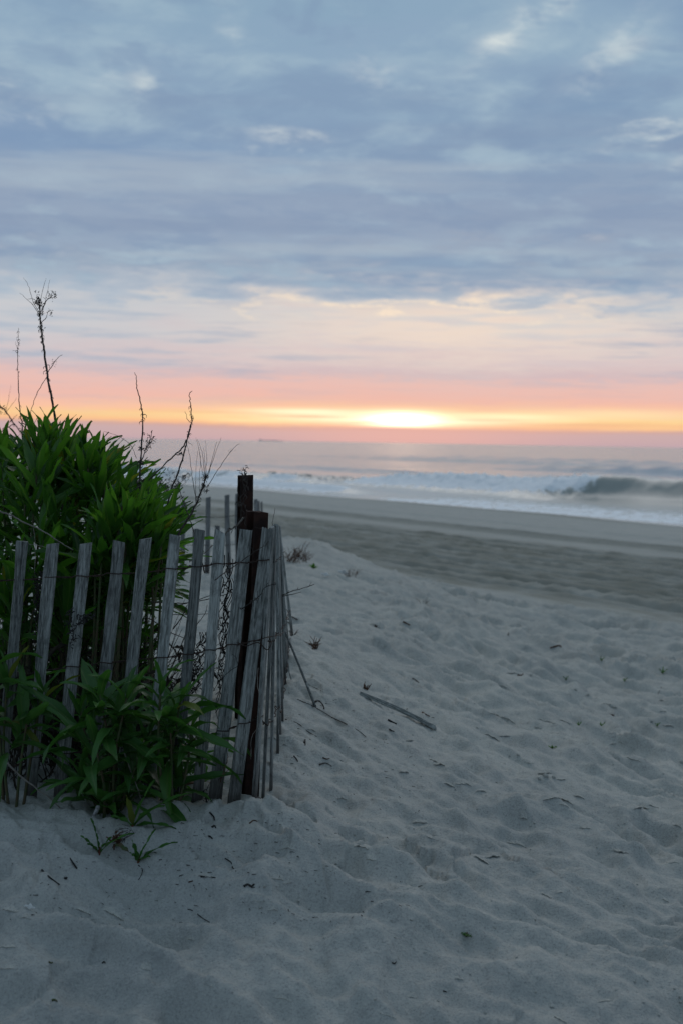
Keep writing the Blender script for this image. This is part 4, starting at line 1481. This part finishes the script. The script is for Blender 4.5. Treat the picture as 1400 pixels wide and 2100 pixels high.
# leaning stick with wire loop
r = empty('leaning_stick', on_sand(650, 1455), 'thin grey stick propped against the fence with a looped end in the sand', 'stick')
mb = MB(); fp = on_sand(646, 1448); tpv = at(580, 1285, fp.y + .25)
mb.tube(spline([fp + (fp - tpv).normalized() * .02, fp.lerp(tpv, .5) + Vector((.004, 0, -.004)), tpv], 5), .0055, .0040, sides=6, jitter=.08)
link('rod', mb.mesh('rod', M_WOOD, True), r)
mb = MB()
L_ = [(645, 1440), (655, 1438), (664, 1450), (663, 1464), (655, 1460), (646, 1452)]
mb.tube(spline([at(p[0], p[1], fp.y - .01) for p in L_], 4), .0032, .0022, sides=5, jitter=.3)
link('loop', mb.mesh('loop', M_DRY), r)
r = empty('leaning_stick', on_sand(588, 1385), 'short dark broken slat leaning out from the receding fence', 'stick')
mb = MB(); mb.tube(spline([at(592, 1385, 6.0), at(588, 1350, 6.0), at(582, 1300, 6.0)], 4), .007, .005, sides=5); link('rod', mb.mesh('rod', M_WOOD), r)
mb = MB(); mb.tube(spline([at(603, 1412, 5.7), at(597, 1392, 5.7), at(590, 1370, 5.7)], 3), .003, .002, sides=4); link('splinter', mb.mesh('splinter', M_WOOD), r)


def tuft(label, px, py, n, h, spread, mat, lean=(0, 0), group='dry tufts on the dune', r=.0016, wpx=0):
    b = on_sand(px, py)
    root = empty('dry_tuft', b, label, 'grass tuft', group)
    for i in range(n):
        g = on_sand(px + random.uniform(-wpx, wpx), py + random.uniform(-wpx, wpx) * .45)
        d = Vector((lean[0] + random.gauss(0, spread), random.gauss(0, spread * .6), 1 + lean[1])).normalized()
        L = h * random.uniform(.5, 1.15)
        mb = MB()
        mb.tube([g, g + d * L * .5 + Vector((0, 0, L * .08)), g + d * L], r, r * .3, sides=4)
        link('blade', mb.mesh('blade', mat), root)
    return root


tuft('brown dry grass tuft on the crest of the dune beyond the fence', 608, 1146, 46, .13, 1.0, M_BROWN, (.15, 0), wpx=22, r=.004)
tuft('faint dry tuft farther down the dune beside pale scraps', 722, 1180, 22, .07, .9, M_BROWN, wpx=11, r=.002)
tuft('reddish brown dead tuft just past the leaning stick', 642, 1328, 18, .06, 1.0, M_BROWN, (-.2, -.2), wpx=9, r=.003)
tuft('small brown tuft by the end of the loose slat', 748, 1414, 9, .035, .9, M_BROWN, (-.1, 0), wpx=5, r=.003)
tuft('three stem straw twig with a bent tail on the lower dune', 868, 1238, 5, .07, .8, M_DRYPALE, wpx=7, r=.0026)

lying('twig', 'thin tail of straw below the three stem twig', 'twig', [(872, 1236), (880, 1245), (884, 1254)], .0028, .0015, M_DRYPALE, group='scraps scattered on the sand')
BITS = [  # label, points, r0, r1, material
    ('black twig lying parallel to another, nearer the shell', [(86, 1786), (100, 1800), (122, 1816)], .0040, .0028, M_BLACK),
    ('straight black twig below the red stemmed seedling', [(133, 1744), (145, 1764), (158, 1783)], .0036, .0030, M_BLACK),
    ('crooked black twig on the sand right below the fence corner', [(462, 1762), (474, 1770), (477, 1780), (484, 1788)], .0030, .0020, M_BLACK),
    ('dark scrap of seaweed on the open sand below the fence corner', [(500, 1820), (508, 1816), (516, 1820), (522, 1815)], .0055, .0030, M_BLACK),
    ('flat dark twig half sunk in a crust ridge', [(412, 1800), (425, 1799), (442, 1802)], .0035, .0020, M_BLACK),
    ('short thin twig below the crust ridge', [(405, 1876), (415, 1884), (430, 1893)], .0024, .0014, M_BLACK),
    ('dark root trailing from the long leaf seedling', [(284, 1776), (292, 1784), (290, 1796), (284, 1806)], .0026, .0014, M_BLACK),
    ('hooked black scrap at the foot of the mossy root', [(430, 1668), (438, 1676), (440, 1684)], .0050, .0025, M_BLACK),
    ('dark curled bract lying straight below the corner slat', [(435, 1698), (440, 1695), (443, 1700)], .0045, .0025, M_BLACK),
    ('dark chip on the sand between fence foot and seaweed scrap', [(428, 1716), (432, 1718), (436, 1722)], .0042, .0025, M_BLACK),
    ('brown chip by the twin crumbs under the fence corner', [(512, 1690), (520, 1684), (528, 1686)], .0035, .0020, M_BROWN),
    ('long dark root line running down the dune flank', [(585, 1476), (610, 1484), (630, 1500), (650, 1512)], .0026, .0014, M_DRY),
    ('second root line lower on the dune flank', [(610, 1435), (640, 1448), (665, 1462), (690, 1478)], .0024, .0012, M_DRY),
    ('longest root line reaching out on the dune flank', [(680, 1472), (710, 1486), (735, 1500), (750, 1513)], .0030, .0014, M_DRY),
    ('pale straw lying beyond the leaning stick', [(633, 1405), (648, 1412), (662, 1419)], .0020, .0012, M_DRYPALE),
    ('black pointed chip standing on the dune flank', [(624, 1525), (626, 1518), (626, 1530)], .0045, .0020, M_BLACK),
    ('scattered dark crumbs low on the dune flank', [(655, 1570), (668, 1566), (680, 1573)], .0038, .0020, M_DRY),
    ('brown curled leaf scrap beside the dark crumbs', [(662, 1555), (670, 1558), (676, 1556)], .0036, .0016, M_BROWN),
    ('slanting brown chip above the dark crumbs', [(603, 1552), (608, 1558), (611, 1563)], .0042, .0020, M_DRY),
    ('brown flake on the upper dune by the fence', [(592, 1264), (600, 1267), (610, 1272)], .009, .005, M_DRY),
    ('dark twig wedged at the fence on the upper dune', [(582, 1272), (592, 1278), (599, 1283)], .005, .003, M_DRY),
    ('small dark leaf on the upper dune below the brown flake', [(605, 1302), (609, 1296), (612, 1293)], .006, .003, M_DRY),
    ('dried brown leaf lying alone on the wide sand', [(1128, 1330), (1138, 1327), (1146, 1325), (1150, 1328)], .010, .006, M_BROWN),
    ('dark chip stuck upright near the tyre tracks', [(1041, 1304), (1042, 1300), (1042, 1298)], .006, .004, M_BLACK),
    ('thin lone grass blade slanting from the sand', [(1349, 1424), (1352, 1417), (1356, 1410)], .003, .002, M_DRY),
    ('brown scrap below the sandy clump on the wide sand', [(1250, 1467), (1258, 1468), (1266, 1470)], .006, .004, M_BROWN),
    ('brown chip in the crust near the mid sand', [(1060, 1385), (1068, 1386), (1072, 1383)], .007, .004, M_BROWN),
    ('reddish scrap on the sand past the loose slat', [(865, 1462), (872, 1466), (880, 1470)], .0045, .003, M_BROWN),
    ('dark leaf scrap uphill of the loose slat end', [(845, 1392), (852, 1396), (858, 1401)], .005, .003, M_DRY),
    ('dark scrap under the middle of the loose slat', [(795, 1478), (803, 1482), (812, 1486)], .006, .004, M_BLACK),
    ('curved dark chip below the loose slat', [(798, 1497), (803, 1500), (808, 1501)], .0042, .002, M_BLACK),
    ('flat dark tuft scrap at the far dune edge', [(826, 1276), (834, 1280), (840, 1283)], .008, .005, M_BROWN),
    ('dark pebble like scrap in the hollow of the dune', [(768, 1285), (772, 1287), (776, 1286)], .012, .009, M_DRY),
    ('tiny black curl on the nearest sand', [(803, 1976), (808, 1978), (812, 1974)], .0030, .0018, M_BLACK),
    ('tiny black chip above the nearest sand ridge', [(908, 2034), (912, 2035), (915, 2036)], .0026, .002, M_BLACK),
    ('small dark curl below the flat twig', [(210, 1977), (213, 1974), (216, 1977)], .0030, .002, M_BLACK),
    ('yellowing bit of leaf on the nearest sand', [(100, 1974), (104, 1977), (108, 1976)], .0036, .0025, M_STEM),
    ('faded yellow leaf scrap near the bottom of the frame', [(107, 2054), (112, 2053), (117, 2056)], .0050, .0030, M_STEM),
    ('brown chip lying by the fence shadow below the seedlings', [(387, 1811), (392, 1809), (396, 1808)], .0030, .002, M_BROWN),
    ('round dark crumb beside the paired twigs', [(132, 1802), (135, 1804), (137, 1802)], .0050, .004, M_BLACK),
    ('thin flat stick below the paired twigs', [(62, 1837), (70, 1837), (78, 1837)], .0018, .0012, M_BLACK),
]
for lab, pts, r0, r1, mt in BITS:
    lying('scrap' if 'twig' not in lab and 'stick' not in lab else 'twig', lab, 'debris', pts, r0 * .7, r1 * .7, mt, group='scraps scattered on the sand')

# withered clump beside the seedling
b = on_sand(238, 1738)
r = empty('withered_clump', b, 'withered brown clump with a yellow leaf end beside the seedling', 'dead plant')
mb = MB(); clot(mb, b + Vector((0, 0, .018)),   .008, 34, .020); o = link('dry_leaves', mb.mesh('dry_leaves', M_BROWN), r); o['kind'] = 'stuff'
vs, fs_ = leaf_arrays(.06, .018, .3, .4); mb = MB(); mb.add(vs, fs_, leaf_matrix(b + Vector((0, -.01, .012)), Vector((.75, -.6, -.12)), .2, 1)); link('leaf', mb.mesh('leaf', M_STEM, True), r)
mb = MB()
for i in range(7):
    mb.tube(spline([b + Vector((random.uniform(-.01, .03), .01, .01)), b + Vector((random.uniform(-.01, .05), .02, random.uniform(.03, .05))), b + Vector((random.uniform(0, .06), .03, random.uniform(.02, .06)))], 3), .0009, .0006, sides=3)
link('roots', mb.mesh('roots', M_BLACK), r)

# shell / white scrap
def petal(name, label, cat, px, py, size, mat, group=None):
    c = on_sand(px, py)
    mb = MB()
    n = 9
    for j in range(3):
        for i in range(n):
            a_ = math.pi * (i / (n - 1)) - .2
            rr = size * (j / 2) * (1 + .25 * math.sin(i * 2.1))
            mb.v.append(c + Vector((rr * math.cos(a_), -.15 * rr, .002 + rr * math.sin(a_) * .8 + size * .25 * math.sin(j * 1.3))))
    for j in range(2):
        for i in range(n - 1):
            mb.f.append((j * n + i, j * n + i + 1, (j + 1) * n + i + 1, (j + 1) * n + i))
    me = mb.mesh(name, mat, True)
    o = link(name, me); tag(o, label, cat, group)
    md = o.modifiers.new('thick', 'SOLIDIFY'); md.thickness = size * .12


petal('shell', 'small white broken shell on the near sand', 'shell', 60, 1866, .014, M_WHITE)
petal('shell', 'white scrap glinting on the far dune below the green sprout', 'shell', 667, 1183, .035, M_WHITE)
petal('shell', 'wider pale scrap beside the faint dry tuft', 'shell', 702, 1178, .04, M_WHITE)
petal('plastic_scrap', 'pale pink scrap on the sand close to the fence slats', 'scrap', 577, 1194, .03, M_PINK)

# sand clods along the crust edges
clod = MB()
clod_pts = [(1253, 1450, .018), (1262, 1452, .012), (1118, 1592, .016), (1135, 1595, .012), (1105, 1597, .012), (1100, 1493, .015), (1108, 1495, .010), (1062, 1549, .010), (1045, 1551, .008), (1398, 1565, .016),
            (775, 1287, .015), (1180, 1415, .014), (1088, 1385, .012), (1335, 1480, .014), (1240, 1482, .010)]
for _ in range(170):
    clod_pts.append((random.uniform(420, 1400), random.uniform(1420, 2090), random.uniform(.002, .006)))
for px, py, rr in clod_pts:
    c = on_sand(px, py)
    o = len(clod.v)
    ic = [(0, 0, 1), (.9, 0, .45), (.28, .85, .45), (-.72, .53, .45), (-.72, -.53, .45), (.28, -.85, .45), (.72, .53, -.45), (-.28, .85, -.45), (-.9, 0, -.45), (-.28, -.85, -.45), (.72, -.53, -.45), (0, 0, -1)]
    for v in ic:
        clod.v.append(c + Vector(v) * rr * random.uniform(.7, 1.2) * .8)
    for f_ in ((0, 1, 2), (0, 2, 3), (0, 3, 4), (0, 4, 5), (0, 5, 1), (1, 6, 2), (2, 7, 3), (3, 8, 4), (4, 9, 5), (5, 10, 1), (6, 7, 2), (7, 8, 3), (8, 9, 4), (9, 10, 5), (10, 6, 1), (11, 7, 6), (11, 8, 7), (11, 9, 8), (11, 10, 9), (11, 6, 10)):
        clod.f.append(tuple(o + i for i in f_))
tag(link('sand_crumbs', clod.mesh('sand_crumbs', M_SAND, True)), 'crumbs of sand scattered along the crust edges', 'sand', kind='stuff')

# broken crust: thin overhanging lips of damp sand
lips = MB()
LIPS = [(1020, 1470, 60), (1040, 1478, 40), (1120, 1480, 50), (1160, 1482, 45), (1010, 1515, 44), (1035, 1512, 30), (950, 1610, 50), (920, 1612, 30), (985, 1625, 30), (1115, 1588, 40), (1150, 1600, 30), (1130, 1640, 46), (1160, 1645, 40),
        (1315, 1660, 40), (1340, 1655, 30), (1060, 1735, 60), (1010, 1760, 40), (1270, 1750, 50), (985, 1765, 44), (1395, 1640, 40), (1085, 1565, 30), (20, 1870, 50), (50, 1885, 40), (170, 1872, 46), (235, 1880, 60), (15, 1945, 50),
        (570, 1805, 34), (590, 1815, 24), (420, 1800, 40), (590, 1745, 40), (530, 1850, 30), (580, 2052, 50), (1120, 1840, 30), (1240, 2055, 50), (795, 2085, 60), (1150, 2095, 50), (1050, 1382, 34), (1245, 1446, 30), (765, 1282, 30), (860, 1690, 40), (880, 1720, 30), (740, 1740, 40), (760, 1765, 30), (700, 1640, 30), (15, 1990, 50), (300, 1990, 36), (560, 1870, 30), (900, 1570, 30), (1200, 1700, 36), (1300, 1560, 40), (840, 1520, 24), (1380, 1770, 36), (1370, 1490, 30)]
for _ in range(46):
    None if _ % 2 else LIPS.append((random.uniform(380, 1400), random.uniform(1400, 2080), random.uniform(12, 30)))
for px, py, wpx in LIPS:
    n = max(5, int(wpx / 4))
    ang = random.uniform(-.1, .55)
    h0 = random.uniform(.004, .009) * min(1.0, max(.45, (2250 - py) / 600))
    o = len(lips.v)
    jag = 0.0
    for i in range(n + 1):
        u = i / n
        jag = jag * .5 + random.uniform(-3, 3)
        qx = px + (u - .5) * wpx
        qy = py + (u - .5) * wpx * ang + jag * .5
        c = on_sand(qx, qy)
        env = math.sin(math.pi * u) ** .7
        hh = h0 * env * random.uniform(.6, 1.2) - .006 * (1 - env) ** 2
        wd = random.uniform(.03, .05) * (.4 + .6 * env)
        back = Vector((c.x, c.y + wd, ground(c.x, c.y + wd) - .006))
        mid_ = Vector((c.x, c.y + wd * .5, ground(c.x, c.y + wd * .5) + hh * .35 - .002))
        lips.v += [back, mid_, c + Vector((0, 0, hh)), c + Vector((0, .001, hh - .0035)), c + Vector((0, wd * .35, hh * .35 - .001))]
    for i in range(n):
        for j in range(4):
            lips.f.append((o + i * 5 + j, o + i * 5 + 5 + j, o + i * 5 + 6 + j, o + i * 5 + 1 + j))
tag(link('sand_crust', lips.mesh('sand_crust', M_SAND)), 'broken lips of damp crust on the sand', 'sand', kind='stuff')

# litter specks near the fence foot (uncountable)
lit = MB()
for _ in range(420):
    px, py = random.gauss(420, 260), random.uniform(1390, 1900)
    if px < 0 or px > 1100: continue
    if px < 560 and py < 1670: continue
    c = on_sand(px, py) + Vector((0, 0, .001))
    L = random.uniform(.002, .009)
    a_ = random.gauss(-.9, .6)
    d = Vector((math.cos(a_), math.sin(a_), random.uniform(-.1, .2))) * L
    lit.tube([c - d, c + Vector((0, 0, .001)), c + d], random.uniform(.0006, .0016), .0006, sides=3)
tag(link('litter', lit.mesh('litter', M_BLACK)), 'specks of dark plant litter strewn over the sand', 'litter', kind='stuff')

# ------------------------------------------------------------------ ship on the horizon
Ys = 9000
c = at(555, 902, Ys); c.z = 0
ship = empty('cargo_ship', c, 'faint cargo ship far out on the horizon', 'ship')
mb = MB()
o = [(-78, -11), (60, -11), (80, 0), (60, 11), (-78, 11)]
for z, s_ in ((-2, .96), (3.2, 1.0)):
    for x, y in o: mb.v.append(c + Vector((x * s_, y * s_, z)))
for j in range(5): mb.f.append((j, (j + 1) % 5, 5 + (j + 1) % 5, 5 + j))
mb.f += [(4, 3, 2, 1, 0), (5, 6, 7, 8, 9)]
link('hull', mb.mesh('hull', M_SHIP), ship)
mb = MB(); mb.box(c + Vector((-60, 0, 5.2)), 14, 18, 4); mb.box(c + Vector((-60, 0, 8.2)), 9, 20, 2); link('bridge', mb.mesh('bridge', M_SHIP), ship)
mb = MB(); mb.box(c + Vector((-70, 0, 5.7)), 5, 6, 5); link('funnel', mb.mesh('funnel', M_SHIP), ship)
for i in range(4):
    mb = MB(); mb.box(c + Vector((-38 + i * 24, 0, 3.9 + (i % 2) * .2)), 20, 20, 1.4 + (i % 2) * .4); link('cargo_stack', mb.mesh('cargo_stack', M_SHIP), ship)

bpy.context.view_layer.update()
